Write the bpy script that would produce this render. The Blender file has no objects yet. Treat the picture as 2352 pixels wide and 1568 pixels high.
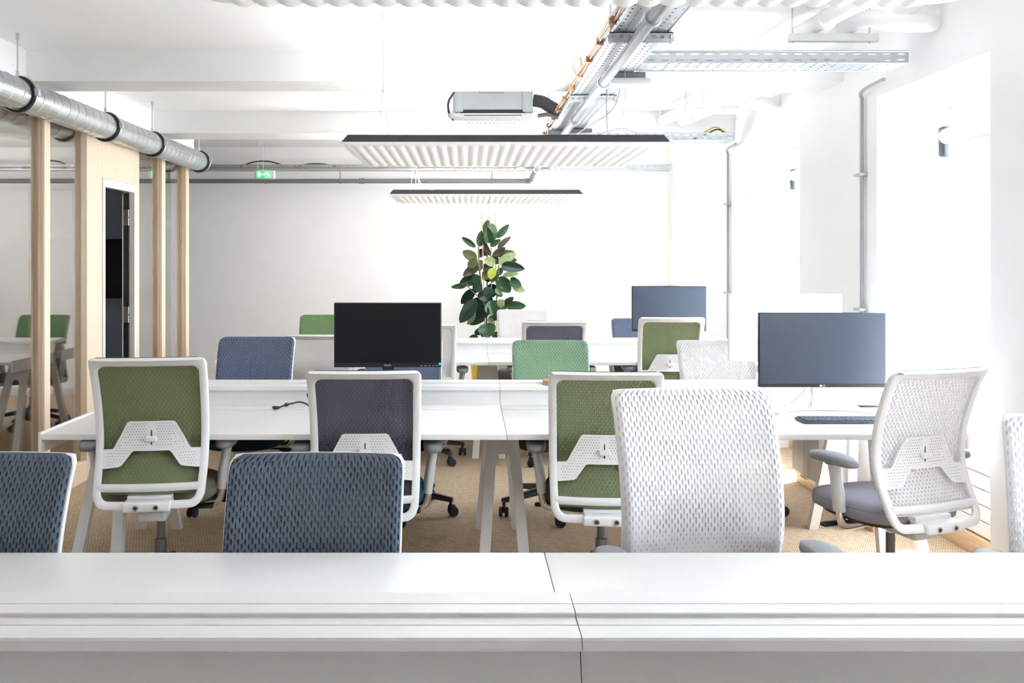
import bpy, bmesh, math, random
from mathutils import Vector, Matrix
random.seed(7)
SC = bpy.context.scene
COL = SC.collection
PI = math.pi

# ------------------------------------------------------------------ camera
F, CX, CY, H = 2080.0, 1072.0, 599.0, 1.47       # focal length in px of the 2352x1568 frame, vanishing point, eye height
cd = bpy.data.cameras.new('camera')
cam = bpy.data.objects.new('camera', cd); COL.objects.link(cam)
cam.location = (0, 0, H); cam.rotation_euler = (PI/2, 0, 0)
cd.sensor_width = 36; cd.lens = 36*F/2352
cd.shift_x = (1176-CX)/2352; cd.shift_y = (CY-784)/2352
cd.clip_start = 0.05
SC.camera = cam
# ------------------------------------------------------------------ world, sun, exposure
SC.view_settings.view_transform = 'Standard'; SC.view_settings.look = 'None'
SC.view_settings.gamma = 1.0; SC.view_settings.use_curve_mapping = False
SC.view_settings.exposure = 1.38
w = bpy.data.worlds.new('overcast_sky'); SC.world = w; w.use_nodes = True
bg = w.node_tree.nodes['Background']
bg.inputs[0].default_value = (0.80, 0.90, 1.0, 1); bg.inputs[1].default_value = 9.0
sl = bpy.data.lights.new('sun', 'SUN'); sl.energy = 9.0; sl.angle = math.radians(3); sl.color = (1.0, 0.95, 0.88)
so = bpy.data.objects.new('sun', sl); COL.objects.link(so)
so.rotation_euler = Vector((-0.52, -0.25, -1.0)).to_track_quat('-Z', 'Y').to_euler()
so.location = (8, 6, 9)
try:
    SC.cycles.max_bounces = 14; SC.cycles.diffuse_bounces = 9; SC.cycles.transparent_max_bounces = 24
    SC.cycles.glossy_bounces = 4
except Exception: pass

def P(px, py, d):                                  # pixel of the photograph at depth d -> point in the room
    return Vector(((px-CX)*d/F, d, H-(py-CY)*d/F))
def X_(px, d): return (px-CX)*d/F

# ------------------------------------------------------------------ materials
def mat(name, col, rough=0.5, metal=0.0, var=0.03, scale=40, bump=0.0, bscale=None, spec=0.5, emit=None):
    m = bpy.data.materials.new(name); m.use_nodes = True
    nt = m.node_tree; N, L = nt.nodes, nt.links
    b = N['Principled BSDF']
    b.inputs['Roughness'].default_value = rough; b.inputs['Metallic'].default_value = metal
    b.inputs['Specular IOR Level'].default_value = spec
    tc = N.new('ShaderNodeTexCoord'); nz = N.new('ShaderNodeTexNoise')
    nz.inputs['Scale'].default_value = scale; nz.inputs['Detail'].default_value = 3
    L.new(tc.outputs['Object'], nz.inputs['Vector'])
    r = N.new('ShaderNodeValToRGB')
    r.color_ramp.elements[0].color = tuple(max(0, c*(1-var)) for c in col)+(1,)
    r.color_ramp.elements[1].color = tuple(min(1, c*(1+var)) for c in col)+(1,)
    r.color_ramp.elements[0].position = 0.3; r.color_ramp.elements[1].position = 0.7
    L.new(nz.outputs['Fac'], r.inputs[0]); L.new(r.outputs[0], b.inputs['Base Color'])
    if bump:
        n2 = N.new('ShaderNodeTexNoise'); n2.inputs['Scale'].default_value = bscale or scale*5
        L.new(tc.outputs['Object'], n2.inputs['Vector'])
        bp = N.new('ShaderNodeBump'); bp.inputs['Strength'].default_value = bump; bp.inputs['Distance'].default_value = 0.004
        L.new(n2.outputs['Fac'], bp.inputs['Height']); L.new(bp.outputs[0], b.inputs['Normal'])
    if emit:
        b.inputs['Emission Color'].default_value = tuple(emit[0])+(1,); b.inputs['Emission Strength'].default_value = emit[1]
    return m

M = {}
M['wall'] = mat('white_plaster', (.90,.90,.905), .8, var=.012, scale=3, bump=.05, bscale=60)
M['ceil'] = mat('white_ceiling_paint', (.905,.905,.90), .85, var=.012, scale=2, bump=.05, bscale=40)
M['desk'] = mat('white_laminate', (.83,.82,.815), .32, var=.01, scale=200, bump=.02, bscale=700)
M['lac'] = mat('white_lacquered_steel', (.78,.775,.77), .38, var=.015, scale=30)
M['chairw'] = mat('white_chair_plastic', (.80,.80,.81), .42, var=.01, scale=60, bump=.03, bscale=900)
M['chairg'] = mat('light_grey_chair_plastic', (.60,.615,.63), .4, var=.01, scale=60)
M['pad'] = mat('grey_arm_pad', (.205,.215,.235), .5, var=.05, scale=60, bump=.05, bscale=700)
M['black'] = mat('black_nylon', (.022,.024,.028), .42, var=.1, scale=50)
M['rubber'] = mat('black_rubber', (.016,.017,.02), .6, var=.1, scale=80)
M['chrome'] = mat('brushed_chrome', (.70,.69,.68), .2, 1.0, var=.03, scale=60)
M['lift'] = mat('grey_gas_lift', (.16,.165,.175), .3, .7, var=.05, scale=40)
M['galv'] = mat('galvanised_steel', (.66,.69,.71), .27, 1.0, var=.09, scale=14, bump=.03, bscale=60)
M['galvl'] = mat('bright_galvanised_tray', (.50,.53,.555), .42, .75, var=.04, scale=30)
M['galvd'] = mat('zinc_rod', (.55,.58,.61), .4, .7, var=.05, scale=30)
M['conduit'] = mat('grey_plastic_conduit', (.17,.174,.185), .4, var=.04, scale=30)
M['conduitp'] = mat('pale_grey_conduit', (.34,.345,.36), .4, var=.03, scale=30)
M['copper'] = mat('copper_cable', (.46,.28,.19), .4, .5, var=.1, scale=40)
M['brass'] = mat('orange_clip', (.42,.22,.10), .45, .2, var=.1, scale=40)
M['feltw'] = mat('white_felt', (.90,.87,.845), .95, var=.03, scale=300, bump=.15, bscale=900, spec=.1)
M['feltd'] = mat('anthracite_tray', (.040,.042,.050), .65, var=.08, scale=120)
M['cable'] = mat('dark_cable', (.035,.035,.04), .5, var=.1, scale=50)
M['cablew'] = mat('white_cable', (.72,.72,.73), .5, var=.03, scale=50)
M['cabley'] = mat('yellow_green_cable', (.55,.48,.08), .5, var=.1, scale=50)
M['foam'] = mat('grey_pipe_foam', (.07,.073,.08), .85, var=.1, scale=60, bump=.1)
M['acw'] = mat('white_ac_plastic', (.62,.62,.63), .4, var=.01, scale=40)
M['acm'] = mat('ac_sheet_metal', (.46,.495,.505), .5, .2, var=.03, scale=30)
M['pipew'] = mat('white_painted_pipe', (.85,.85,.855), .4, var=.012, scale=20)
M['navy'] = mat('slate_blue_wall', (.26,.30,.375), .75, var=.05, scale=5)
M['rearw'] = mat('taupe_rear_wall', (.66,.54,.45), .8, var=.03, scale=4)  # unseen wall; tone picked for the warm bounce on the front desk
M['greyw'] = mat('meeting_room_wall', (.55,.55,.56), .8, var=.02, scale=5)
M['screen'] = mat('matt_black_screen', (.010,.011,.013), .28, var=.1, scale=100, spec=.35)
M['screen2'] = mat('screen_reflection_tint', (.040,.053,.082), .32, var=.04, scale=30, spec=.6)  # bluish reflection on the dark screen is mixed into this base colour
M['bezel'] = mat('black_bezel', (.014,.017,.022), .35, var=.1, scale=100)
M['silver'] = mat('silver_logo', (.75,.75,.76), .3, .6, var=.02, scale=100)
M['sticker'] = mat('blue_energy_sticker', (.10,.55,.68), .5, var=.15, scale=200)
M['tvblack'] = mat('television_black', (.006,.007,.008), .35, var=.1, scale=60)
M['pot'] = mat('yellow_glazed_pot', (.78,.60,.03), .35, var=.06, scale=12)
M['soil'] = mat('potting_soil', (.05,.035,.022), .9, var=.4, scale=80, bump=.5)
M['stem'] = mat('ficus_stem', (.20,.17,.08), .7, var=.25, scale=40, bump=.2)
M['stake'] = mat('bamboo_stake', (.62,.38,.20), .55, var=.15, scale=40)
M['cork'] = mat('orange_wood_coaster', (.60,.28,.13), .6, var=.12, scale=60)
M['keyb'] = mat('slate_keyboard', (.06,.075,.10), .5, var=.05, scale=60)
M['hinge'] = mat('steel_hinge', (.45,.43,.40), .35, .8, var=.05, scale=60)
M['blackbr'] = mat('blind_bracket', (.05,.065,.08), .5, var=.1, scale=50)
M['weight'] = mat('blind_weight', (.33,.38,.43), .4, var=.05, scale=50)
M['ground'] = mat('pale_paving_outside', (.55,.54,.52), .9, var=.08, scale=2)
M['green_sign'] = mat('exit_sign_green', (.0,.42,.12), .4, var=.05, scale=30, emit=((.0,.50,.10), .9))
M['green_lit'] = mat('exit_sign_lit_green', (.05,.62,.12), .4, var=.05, scale=30, emit=((.05,.75,.10), 1.3))
M['white_sign'] = mat('exit_sign_white', (.8,.9,.82), .4, var=.02, scale=30, emit=((.75,1,.8), .7))
M['tower'] = mat('white_tower_case', (.74,.735,.73), .4, var=.02, scale=40)
M['slot'] = mat('dark_slot', (.03,.035,.05), .6, var=.1, scale=50)
LEAF = {}
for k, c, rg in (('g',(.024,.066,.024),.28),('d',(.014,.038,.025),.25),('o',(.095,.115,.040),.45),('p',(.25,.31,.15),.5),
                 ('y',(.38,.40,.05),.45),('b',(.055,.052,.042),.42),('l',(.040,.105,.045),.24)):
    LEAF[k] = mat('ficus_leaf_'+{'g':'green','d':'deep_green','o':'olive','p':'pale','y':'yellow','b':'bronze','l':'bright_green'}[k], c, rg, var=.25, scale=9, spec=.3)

def fabric(name, c, var=.10, sheer=.13, trl=.72, trb=.12):
    m = mat(name, c, .9, var=var, scale=700, bump=.12, bscale=1500, spec=.15)
    nt = m.node_tree; N, L = nt.nodes, nt.links; out = N['Material Output']; b = N['Principled BSDF']
    tl = N.new('ShaderNodeBsdfTranslucent'); tl.inputs[0].default_value = tuple(min(.9, q*1.9) for q in c)+(1,)
    at = N.new('ShaderNodeAttribute'); at.attribute_name = 'sheer'
    m1 = N.new('ShaderNodeMath'); m1.operation = 'MULTIPLY_ADD'; m1.inputs[1].default_value = trl; m1.inputs[2].default_value = trb; L.new(at.outputs['Fac'], m1.inputs[0])
    a = N.new('ShaderNodeMixShader'); L.new(m1.outputs[0], a.inputs[0]); L.new(b.outputs[0], a.inputs[1]); L.new(tl.outputs[0], a.inputs[2])
    m2 = N.new('ShaderNodeMath'); m2.operation = 'MULTIPLY'; m2.inputs[1].default_value = sheer; L.new(at.outputs['Fac'], m2.inputs[0])
    tr = N.new('ShaderNodeBsdfTransparent'); mx = N.new('ShaderNodeMixShader')
    L.new(m2.outputs[0], mx.inputs[0]); L.new(a.outputs[0], mx.inputs[1]); L.new(tr.outputs[0], mx.inputs[2]); L.new(mx.outputs[0], out.inputs['Surface'])
    return m
FAB = {'green': fabric('moss_green_mesh', (.235,.280,.152)), 'mint': fabric('mint_green_mesh', (.28,.44,.30), .1, .2, .0, .1), 'leafg': fabric('leaf_green_mesh', (.17,.28,.13)),
       'blue': fabric('slate_blue_mesh', (.118,.150,.197), .1, .10, 0, .04), 'sky': fabric('denim_blue_mesh', (.135,.175,.27), .1, .2, .0, .1), 'indigo': fabric('indigo_grey_mesh', (.135,.135,.185)),
       'white': fabric('white_mesh', (.84,.825,.835), .03, .34, .45, .18), 'teal': fabric('teal_seat_cloth', (.022,.075,.125)), 'dark': fabric('dark_teal_seat_cloth', (.012,.030,.045)),
       'olive': fabric('grey_olive_seat_cloth', (.18,.175,.14)), 'taupe': fabric('taupe_seat_cloth', (.10,.085,.07)), 'greyc': fabric('lilac_grey_seat_cloth', (.30,.29,.34))}

def wood_mat(name, c, c2, axis, ply=False):
    m = bpy.data.materials.new(name); m.use_nodes = True
    nt = m.node_tree; N, L = nt.nodes, nt.links; b = N['Principled BSDF']
    b.inputs['Roughness'].default_value = .5
    tc = N.new('ShaderNodeTexCoord'); mp = N.new('ShaderNodeMapping')
    s = [14, 14, 14]; s[axis] = 1.2
    mp.inputs['Scale'].default_value = s
    L.new(tc.outputs['Object'], mp.inputs['Vector'])
    nz = N.new('ShaderNodeTexNoise'); nz.inputs['Scale'].default_value = 2.2; nz.inputs['Detail'].default_value = 8; nz.inputs['Distortion'].default_value = 1.2
    L.new(mp.outputs[0], nz.inputs['Vector'])
    r = N.new('ShaderNodeValToRGB'); r.color_ramp.elements[0].position = .32; r.color_ramp.elements[1].position = .68
    r.color_ramp.elements[0].color = c2+(1,); r.color_ramp.elements[1].color = c+(1,)
    L.new(nz.outputs['Fac'], r.inputs[0])
    out = r.outputs[0]
    if ply:                                          # plies seen on the edge: thin bands across X
        wv = N.new('ShaderNodeTexWave'); wv.bands_direction = 'X'; wv.inputs['Scale'].default_value = 22
        L.new(tc.outputs['Object'], wv.inputs['Vector'])
        mx = N.new('ShaderNodeMix'); mx.data_type = 'RGBA'; mx.blend_type = 'MULTIPLY'; mx.inputs[0].default_value = .22
        r2 = N.new('ShaderNodeValToRGB'); r2.color_ramp.elements[0].color = (.5,.36,.25,1); r2.color_ramp.elements[1].color = (1,1,1,1)
        L.new(wv.outputs['Fac'], r2.inputs[0]); L.new(r.outputs[0], mx.inputs[6]); L.new(r2.outputs[0], mx.inputs[7]); out = mx.outputs[2]
    L.new(out, b.inputs['Base Color'])
    bp = N.new('ShaderNodeBump'); bp.inputs['Strength'].default_value = .08; L.new(nz.outputs['Fac'], bp.inputs['Height']); L.new(bp.outputs[0], b.inputs['Normal'])
    return m
M['birch'] = wood_mat('birch_plywood', (.88,.73,.56), (.845,.69,.515), 2)
M['ply'] = wood_mat('birch_ply_edge', (.90,.72,.52), (.82,.62,.42), 2, True)
M['plinth'] = wood_mat('pine_plinth', (.72,.52,.31), (.62,.42,.23), 1)

def carpet_mat():
    m = bpy.data.materials.new('sisal_carpet'); m.use_nodes = True
    nt = m.node_tree; N, L = nt.nodes, nt.links; b = N['Principled BSDF']
    b.inputs['Roughness'].default_value = .95; b.inputs['Specular IOR Level'].default_value = .1
    tc = N.new('ShaderNodeTexCoord'); mp = N.new('ShaderNodeMapping'); mp.inputs['Rotation'].default_value = (0, 0, .5)
    L.new(tc.outputs['Object'], mp.inputs['Vector'])
    nz = N.new('ShaderNodeTexNoise'); nz.inputs['Scale'].default_value = 9
    L.new(mp.outputs[0], nz.inputs['Vector'])
    br = N.new('ShaderNodeTexBrick'); br.inputs['Scale'].default_value = 1
    br.inputs['Brick Width'].default_value = .022; br.inputs['Row Height'].default_value = .010; br.inputs['Mortar Size'].default_value = .0030
    br.inputs['Mortar Smooth'].default_value = 1.0
    br.inputs['Color1'].default_value = (.80,.63,.44,1); br.inputs['Color2'].default_value = (.63,.465,.305,1); br.inputs['Mortar'].default_value = (.27,.18,.105,1)
    vm = N.new('ShaderNodeVectorMath'); vm.operation = 'MULTIPLY_ADD'
    vm.inputs[1].default_value = (.012,.012,0)
    L.new(nz.outputs['Color'], vm.inputs[0]); L.new(mp.outputs[0], vm.inputs[2]); L.new(vm.outputs[0], br.inputs['Vector'])
    n2 = N.new('ShaderNodeTexNoise'); n2.inputs['Scale'].default_value = 160
    L.new(tc.outputs['Object'], n2.inputs['Vector'])
    mx = N.new('ShaderNodeMix'); mx.data_type = 'RGBA'; mx.blend_type = 'OVERLAY'; mx.inputs[0].default_value = .5
    L.new(br.outputs['Color'], mx.inputs[6]); L.new(n2.outputs['Color'], mx.inputs[7])
    hs = N.new('ShaderNodeHueSaturation'); hs.inputs['Saturation'].default_value = .9; L.new(mx.outputs[2], hs.inputs['Color'])
    L.new(hs.outputs[0], b.inputs['Base Color'])
    bp = N.new('ShaderNodeBump'); bp.inputs['Strength'].default_value = .6; bp.inputs['Distance'].default_value = .004; bp.invert = True
    L.new(br.outputs['Fac'], bp.inputs['Height']); L.new(bp.outputs[0], b.inputs['Normal'])
    return m
M['carpet'] = carpet_mat()

def glass_mat(name, tint, base=0.04, rough=0.0):
    m = bpy.data.materials.new(name); m.use_nodes = True
    nt = m.node_tree; N, L = nt.nodes, nt.links
    N.remove(N['Principled BSDF']); out = N['Material Output']
    tr = N.new('ShaderNodeBsdfTransparent'); tr.inputs[0].default_value = tint+(1,)
    gl = N.new('ShaderNodeBsdfGlossy'); gl.inputs['Roughness'].default_value = rough
    gl.inputs[0].default_value = (.95,.93,.90,1)
    lw = N.new('ShaderNodeLayerWeight'); lw.inputs[0].default_value = .5
    pw = N.new('ShaderNodeMath'); pw.operation = 'POWER'; pw.inputs[1].default_value = 5.0; L.new(lw.outputs['Facing'], pw.inputs[0])
    ad = N.new('ShaderNodeMath'); ad.operation = 'ADD'; ad.inputs[1].default_value = base; ad.use_clamp = True
    L.new(pw.outputs[0], ad.inputs[0])
    mx = N.new('ShaderNodeMixShader'); L.new(ad.outputs[0], mx.inputs[0]); L.new(tr.outputs[0], mx.inputs[1]); L.new(gl.outputs[0], mx.inputs[2])
    L.new(mx.outputs[0], out.inputs['Surface'])
    return m
M['glass'] = glass_mat('window_glass', (.98,.985,.985), .03)
M['pglass'] = glass_mat('partition_glass', (.90,.89,.88), .30)

# ------------------------------------------------------------------ mesh builder
class MB:
    def __init__(s): s.v = []; s.f = []
    def add(s, vs, fs):
        n = len(s.v); s.v.extend([tuple(p) for p in vs]); s.f.extend([tuple(i+n for i in f) for f in fs]); return s
    def box(s, x0, x1, y0, y1, z0, z1):
        return s.add([(x0,y0,z0),(x1,y0,z0),(x1,y1,z0),(x0,y1,z0),(x0,y0,z1),(x1,y0,z1),(x1,y1,z1),(x0,y1,z1)],
                     [(3,2,1,0),(4,5,6,7),(0,1,5,4),(1,2,6,5),(2,3,7,6),(3,0,4,7)])
    def rbox(s, x0, x1, y0, y1, z0, z1, r=.003, seg=2, T=None):
        b = bmesh.new(); bmesh.ops.create_cube(b, size=1)
        for v in b.verts: v.co = Vector((x0+(v.co.x+.5)*(x1-x0), y0+(v.co.y+.5)*(y1-y0), z0+(v.co.z+.5)*(z1-z0)))
        r = min(r, .49*min(x1-x0, y1-y0, z1-z0))
        bmesh.ops.bevel(b, geom=list(b.edges), offset=r, segments=seg, profile=.5, affect='EDGES')
        return s.bm(b, T)
    def bm(s, b, T=None):
        b.verts.index_update(); vs = [(T @ v.co) if T else v.co for v in b.verts]
        s.add(vs, [[v.index for v in f.verts] for f in b.faces]); b.free(); return s
    def tube(s, pts, r, n=10, cap=True, sq=1.0):
        pts = [Vector(p) for p in pts]; m = len(pts); rr = r if isinstance(r, (list, tuple)) else [r]*m
        t0 = (pts[1]-pts[0]).normalized(); up = Vector((0,0,1)) if abs(t0.z) < .9 else Vector((0,1,0))
        a = t0.cross(up).normalized(); vs = []
        for i in range(m):
            t = (pts[min(i+1,m-1)]-pts[max(i-1,0)]).normalized()
            a = (a-t*a.dot(t)).normalized(); b = t.cross(a)
            for k in range(n):
                q = 2*PI*k/n; vs.append(pts[i]+a*math.cos(q)*rr[i]+b*math.sin(q)*rr[i]*sq)
        fs = [(i*n+k, i*n+(k+1)%n, (i+1)*n+(k+1)%n, (i+1)*n+k) for i in range(m-1) for k in range(n)]
        if cap: fs += [tuple(range(n))[::-1], tuple((m-1)*n+k for k in range(n))]
        return s.add(vs, fs)
    def cyl(s, p, q, r, n=14): return s.tube([p, q], r, n)
    def lathe(s, prof, n=24, c=(0,0,0), T=None):
        vs = []
        for (r, z) in prof:
            for k in range(n):
                q = 2*PI*k/n; p = Vector((r*math.cos(q), r*math.sin(q), z)); p = (T @ p) if T else p
                vs.append(p+Vector(c))
        m = len(prof)
        fs = [(i*n+k, i*n+(k+1)%n, (i+1)*n+(k+1)%n, (i+1)*n+k) for i in range(m-1) for k in range(n)]
        fs += [tuple(range(n))[::-1], tuple((m-1)*n+k for k in range(n))]
        return s.add(vs, fs)
    def prism(s, poly, fn, t):                       # poly of (a,b); fn(a,b,h) -> point; h runs 0..t
        n = len(poly); vs = [fn(a,b,0) for a,b in poly]+[fn(a,b,t) for a,b in poly]
        fs = [tuple(range(n))[::-1], tuple(range(n,2*n))]+[(i,(i+1)%n,n+(i+1)%n,n+i) for i in range(n)]
        return s.add(vs, fs)
    def grid(s, fn, nu, nv):
        vs = [fn(i/nu, j/nv) for j in range(nv+1) for i in range(nu+1)]
        fs = [(j*(nu+1)+i, j*(nu+1)+i+1, (j+1)*(nu+1)+i+1, (j+1)*(nu+1)+i) for j in range(nv) for i in range(nu)]
        return s.add(vs, fs)
    def perf(s, nu, nv, fn, a=.55, b=.6, recess=0, inner=.8, size=None, stagger=False, closed=None):
        # sheet of nu x nv cells, each with an elongated hole; fn(u,v,depth)
        ring = [(-1,-1),(0,-1),(1,-1),(1,0),(1,1),(0,1),(-1,1),(-1,0)]
        key = {}
        def vert(i, j, dx, dy):
            k = (2*i+1+dx, 2*(2*j+1+dy)+(2 if stagger and i % 2 else 0))
            if k not in key:
                u = k[0]/(2*nu); v = k[1]/(4*nv); key[k] = len(s.v); s.v.append(tuple(fn(u, min(v,1.0), 0)))
            return key[k]
        for i in range(nu):
            for j in range(nv):
                if stagger and i % 2 and j == nv-1: continue
                o = [vert(i,j,dx,dy) for dx,dy in ring]
                sc = size((i+.5)/nu, (j+.5)/nv) if size else 1
                rows = []
                for rep in range(2 if recess else 1):
                    q = sc*(inner if rep else 1); ids = []
                    for dx, dy in ring:
                        ln = math.hypot(dx, dy); ex, ey = dx/ln*a*q, dy/ln*b*q
                        u = (2*i+1+ex)/(2*nu); v = (2*j+1+ey+(1 if stagger and i % 2 else 0))/(2*nv)
                        ids.append(len(s.v)); s.v.append(tuple(fn(u, v, recess if rep else 0)))
                    rows.append(ids)
                for k in range(8):
                    k2 = (k+1) % 8
                    s.f.append((o[k], o[k2], rows[0][k2], rows[0][k]))
                    if recess: s.f.append((rows[0][k], rows[0][k2], rows[1][k2], rows[1][k]))
                if closed and closed((i+.5)/nu, (j+.5)/nv): s.f.append(tuple(rows[-1]))
        if stagger:
            def gv(kx, ky):
                if (kx, ky) not in key: key[kx, ky] = len(s.v); s.v.append(tuple(fn(kx/(2*nu), ky/(4*nv), 0)))
                return key[kx, ky]
            for i in range(1, nu, 2):
                x = 2*i; T_ = 4*nv
                s.f.append((gv(x,0), gv(x+2,0), gv(x+2,2), gv(x+1,2), gv(x,2))); s.f.append((gv(x,T_-2), gv(x+1,T_-2), gv(x+2,T_-2), gv(x+2,T_), gv(x,T_)))
        return s
    def build(s, name, m, parent=None, smooth=35, loc=None):
        me = bpy.data.meshes.new(name); me.from_pydata(s.v, [], s.f); me.validate(); me.update()
        b = bmesh.new(); b.from_mesh(me); bmesh.ops.recalc_face_normals(b, faces=b.faces); b.to_mesh(me); b.free()
        if smooth:
            me.polygons.foreach_set('use_smooth', [True]*len(me.polygons)); me.set_sharp_from_angle(angle=math.radians(smooth))
        me.materials.append(m)
        o = bpy.data.objects.new(name, me); COL.objects.link(o)
        if parent is not None: o.parent = parent
        if loc is not None: o.location = loc
        return o

def thing(name, label, cat, loc=(0,0,0), rz=0, group=None):
    o = bpy.data.objects.new(name, None); COL.objects.link(o); o.empty_display_size = .1
    o.location = loc; o.rotation_euler = (0,0,rz); return tag(o, label, cat, group)
def tag(o, label, cat, group=None):
    o['label'] = label; o['category'] = cat
    if group: o['group'] = group
    return o
def struct(o, label=None, cat=None):
    o['kind'] = 'structure'
    if label: o['label'] = label
    if cat: o['category'] = cat
    return o
def sempty(name, label, cat):
    o = bpy.data.objects.new(name, None); COL.objects.link(o); return struct(o, label, cat)
def dup(root):
    r = root.copy(); COL.objects.link(r)
    for ch in list(root.children):
        c = ch.copy(); COL.objects.link(c); c.parent = r
        for g in list(ch.children):
            e = g.copy(); COL.objects.link(e); e.parent = c
    return r
def smooth_path(pts, k=8):
    pts = [Vector(p) for p in pts]; out = []
    for i in range(len(pts)-1):
        p0 = pts[max(i-1,0)]; p1 = pts[i]; p2 = pts[i+1]; p3 = pts[min(i+2,len(pts)-1)]
        for j in range(k):
            t = j/k; out.append(.5*((2*p1)+(p2-p0)*t+(2*p0-5*p1+4*p2-p3)*t*t+(3*p1-p0-3*p2+p3)*t**3))
    out.append(pts[-1]); return out
def interp(tab, x):
    if x <= tab[0][0]: return tab[0][1]
    for i in range(len(tab)-1):
        (a, fa), (b, fb) = tab[i], tab[i+1]
        if x <= b:
            t = (x-a)/(b-a)
            ma = (fb-tab[max(i-1,0)][1])/(b-tab[max(i-1,0)][0]); j = min(i+2, len(tab)-1); mb = (tab[j][1]-fa)/(tab[j][0]-a)
            h = b-a; return (2*t**3-3*t*t+1)*fa+(t**3-2*t*t+t)*h*ma+(-2*t**3+3*t*t)*fb+(t**3-t*t)*h*mb
    return tab[-1][1]

# ================================================================== SETTING
ZC = 2.71; XR = 2.22; XN = 2.56; XL = -2.59; YB = 9.9; Y0R = -3.2
struct(MB().box(-6, 2.9, Y0R-.2, YB+.2, -.12, 0).build('floor', M['carpet'], smooth=0), 'woven beige sisal carpet across the whole office floor', 'carpet')
struct(MB().box(-6, 2.9, Y0R-.2, YB+.2, ZC, ZC+.25).build('ceiling', M['ceil'], smooth=0), 'white painted concrete ceiling between the beams', 'ceiling')
struct(MB().box(-6, 2.9, YB, YB+.25, 0, ZC).build('wall_back', M['wall'], smooth=0), 'white end wall behind the rubber plant', 'wall')
struct(MB().box(-6, 2.9, Y0R-.25, Y0R, 0, ZC).build('wall_rear', M['rearw'], smooth=0), 'unseen taupe wall behind the camera, toned for its warm bounce light', 'wall')
for i, (a, b) in enumerate(((5.33, 5.65), (7.50, 7.88), (3.14, 3.48), (.94, 1.28), (-1.26,-.92))):
    o = MB().rbox(XL, XR+.02, a, b, 2.526, ZC+.03, .006).build('beam', M['ceil'])
    struct(o, ['white ceiling beam just in front of the air conditioner', 'white ceiling beam between air conditioner and end wall', 'white ceiling beam above the gap between front and middle desks', 'white ceiling beam over the front desk', 'white ceiling beam behind the camera'][i], 'beam')
# window wall: piers, lintel band, niches
win = [(3.84, 4.90), (6.04, 7.13), (8.29, 9.42), (1.60, 2.70)]
ZT = 2.358
wb = MB(); edges = sorted(win); prev = Y0R
for a, b in edges:
    wb.box(XR, 2.90, prev, a, 0, ZC); prev = b
    wb.box(XR, 2.90, a, b, ZT, ZC); wb.box(XN+.03, 2.90, a, b, 0, .49)
wb.box(XR, 2.90, prev, YB, 0, ZC)
struct(wb.build('wall_right', M['wall'], smooth=0), 'white window wall with deep reveals and square piers', 'wall')
struct(MB().box(3.2, 60, -40, 60, -.5, -.3).build('ground', M['ground'], smooth=0), 'pale paving outside the windows', 'ground')
for i, (a, b) in enumerate(win):
    nm = ['window beside the curved stand monitor', 'window beside the third desk', 'window next to the end wall', 'window beside the front desk', 'window level with the camera', 'window behind the camera'][i]
    wo = sempty('window_%d' % (i+1), 'tall white framed '+nm, 'window')
    fr = MB(); x0, x1 = XN+.03, XN+.10
    for z0, z1 in ((.49,.55), (ZT-.07, ZT)): fr.rbox(x0, x1, a, b, z0, z1, .006)
    for y0, y1 in ((a, a+.06), (b-.06, b), ((a+b)/2-.035, (a+b)/2+.035)): fr.rbox(x0+.002, x1-.002, y0, y1, .551, ZT-.071, .006)
    fr.build('window_frame', M['lac'], wo)
    for y0, y1 in ((a+.06, (a+b)/2-.035), ((a+b)/2+.035, b-.06)):
        MB().box(x0+.03, x0+.036, y0, y1, .55, ZT-.07).build('pane', M['glass'], wo, smooth=0)
    MB().rbox(XN-.02, XN+.06, a+.005, b-.005, .49, .51, .004).build('window_sill', M['lac'], wo)
    if i < 3:
        zz = .10
        for k in range(5):
            MB().rbox(XN-.005, XN+.03, a+.004, b-.004, zz+.003, zz+.076, .004, 1).build('plank', M['lac'], wo); zz += .078
        MB().rbox(XN-.025, XN+.03, a+.003, b-.003, 0, .095, .004).build('plinth', M['plinth'], wo)
        # roller blind rolled up at the head, bracket, chain weight
        bl = thing('roller_blind', 'rolled white blind at the head of the '+nm, 'blind', (XN-.02, b, 2.10), 0, 'roller blinds on the window wall')
        MB().tube([(0, -.10, .03), (0, -(b-a)+.10, .03)], .04, 20).build('blind_roll', M['lac'], bl)
        MB().rbox(-.01, .03, -.10, -.04, -.075, .085, .006).build('bracket', M['blackbr'], bl)
        MB().rbox(-.04, .05, -(b-a)+.03, -.12, -.15, -.138, .003).build('bottom_bar', M['lac'], bl)
        MB().box(.0, .002, -(b-a)+.04, -.13, -.14, .0).build('cloth', M['lac'], bl, smooth=0)
        MB().tube([(-.02, -.075, -.07), (-.022, -.075, -.85)], .0016, 6).build('chain', M['cablew'], bl)
        MB().rbox(-.036, -.010, -.088, -.062, -.98, -.84, .008).build('chain_weight', M['weight'], bl)
tag(MB().rbox(XN-.03, XN+.0, 3.845, 3.872, 1.18, 1.30, .006).build('window_handle', M['lac']), 'white window handle at the near jamb of the brightest window', 'handle')
for i, (a, b) in enumerate(((2.70, 3.84), (4.90, 6.04), (7.13, 8.29), (9.42, 9.9))):
    struct(MB().rbox(XR-.022, XR+.01, a+.002, b-.002, 0, .082, .004).build('baseboard_right', M['plinth']), ['pine skirting under the pier beside the front desk', 'pine skirting under the pier beside the middle desk', 'pine skirting under the pier beside the third desk', 'pine skirting in the corner by the end wall'][i], 'skirting')
struct(MB().rbox(XL, XR-.03, YB-.018, YB, 0, .08, .004).build('baseboard_back', M['lac']), 'white skirting along the end wall', 'skirting')

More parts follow.
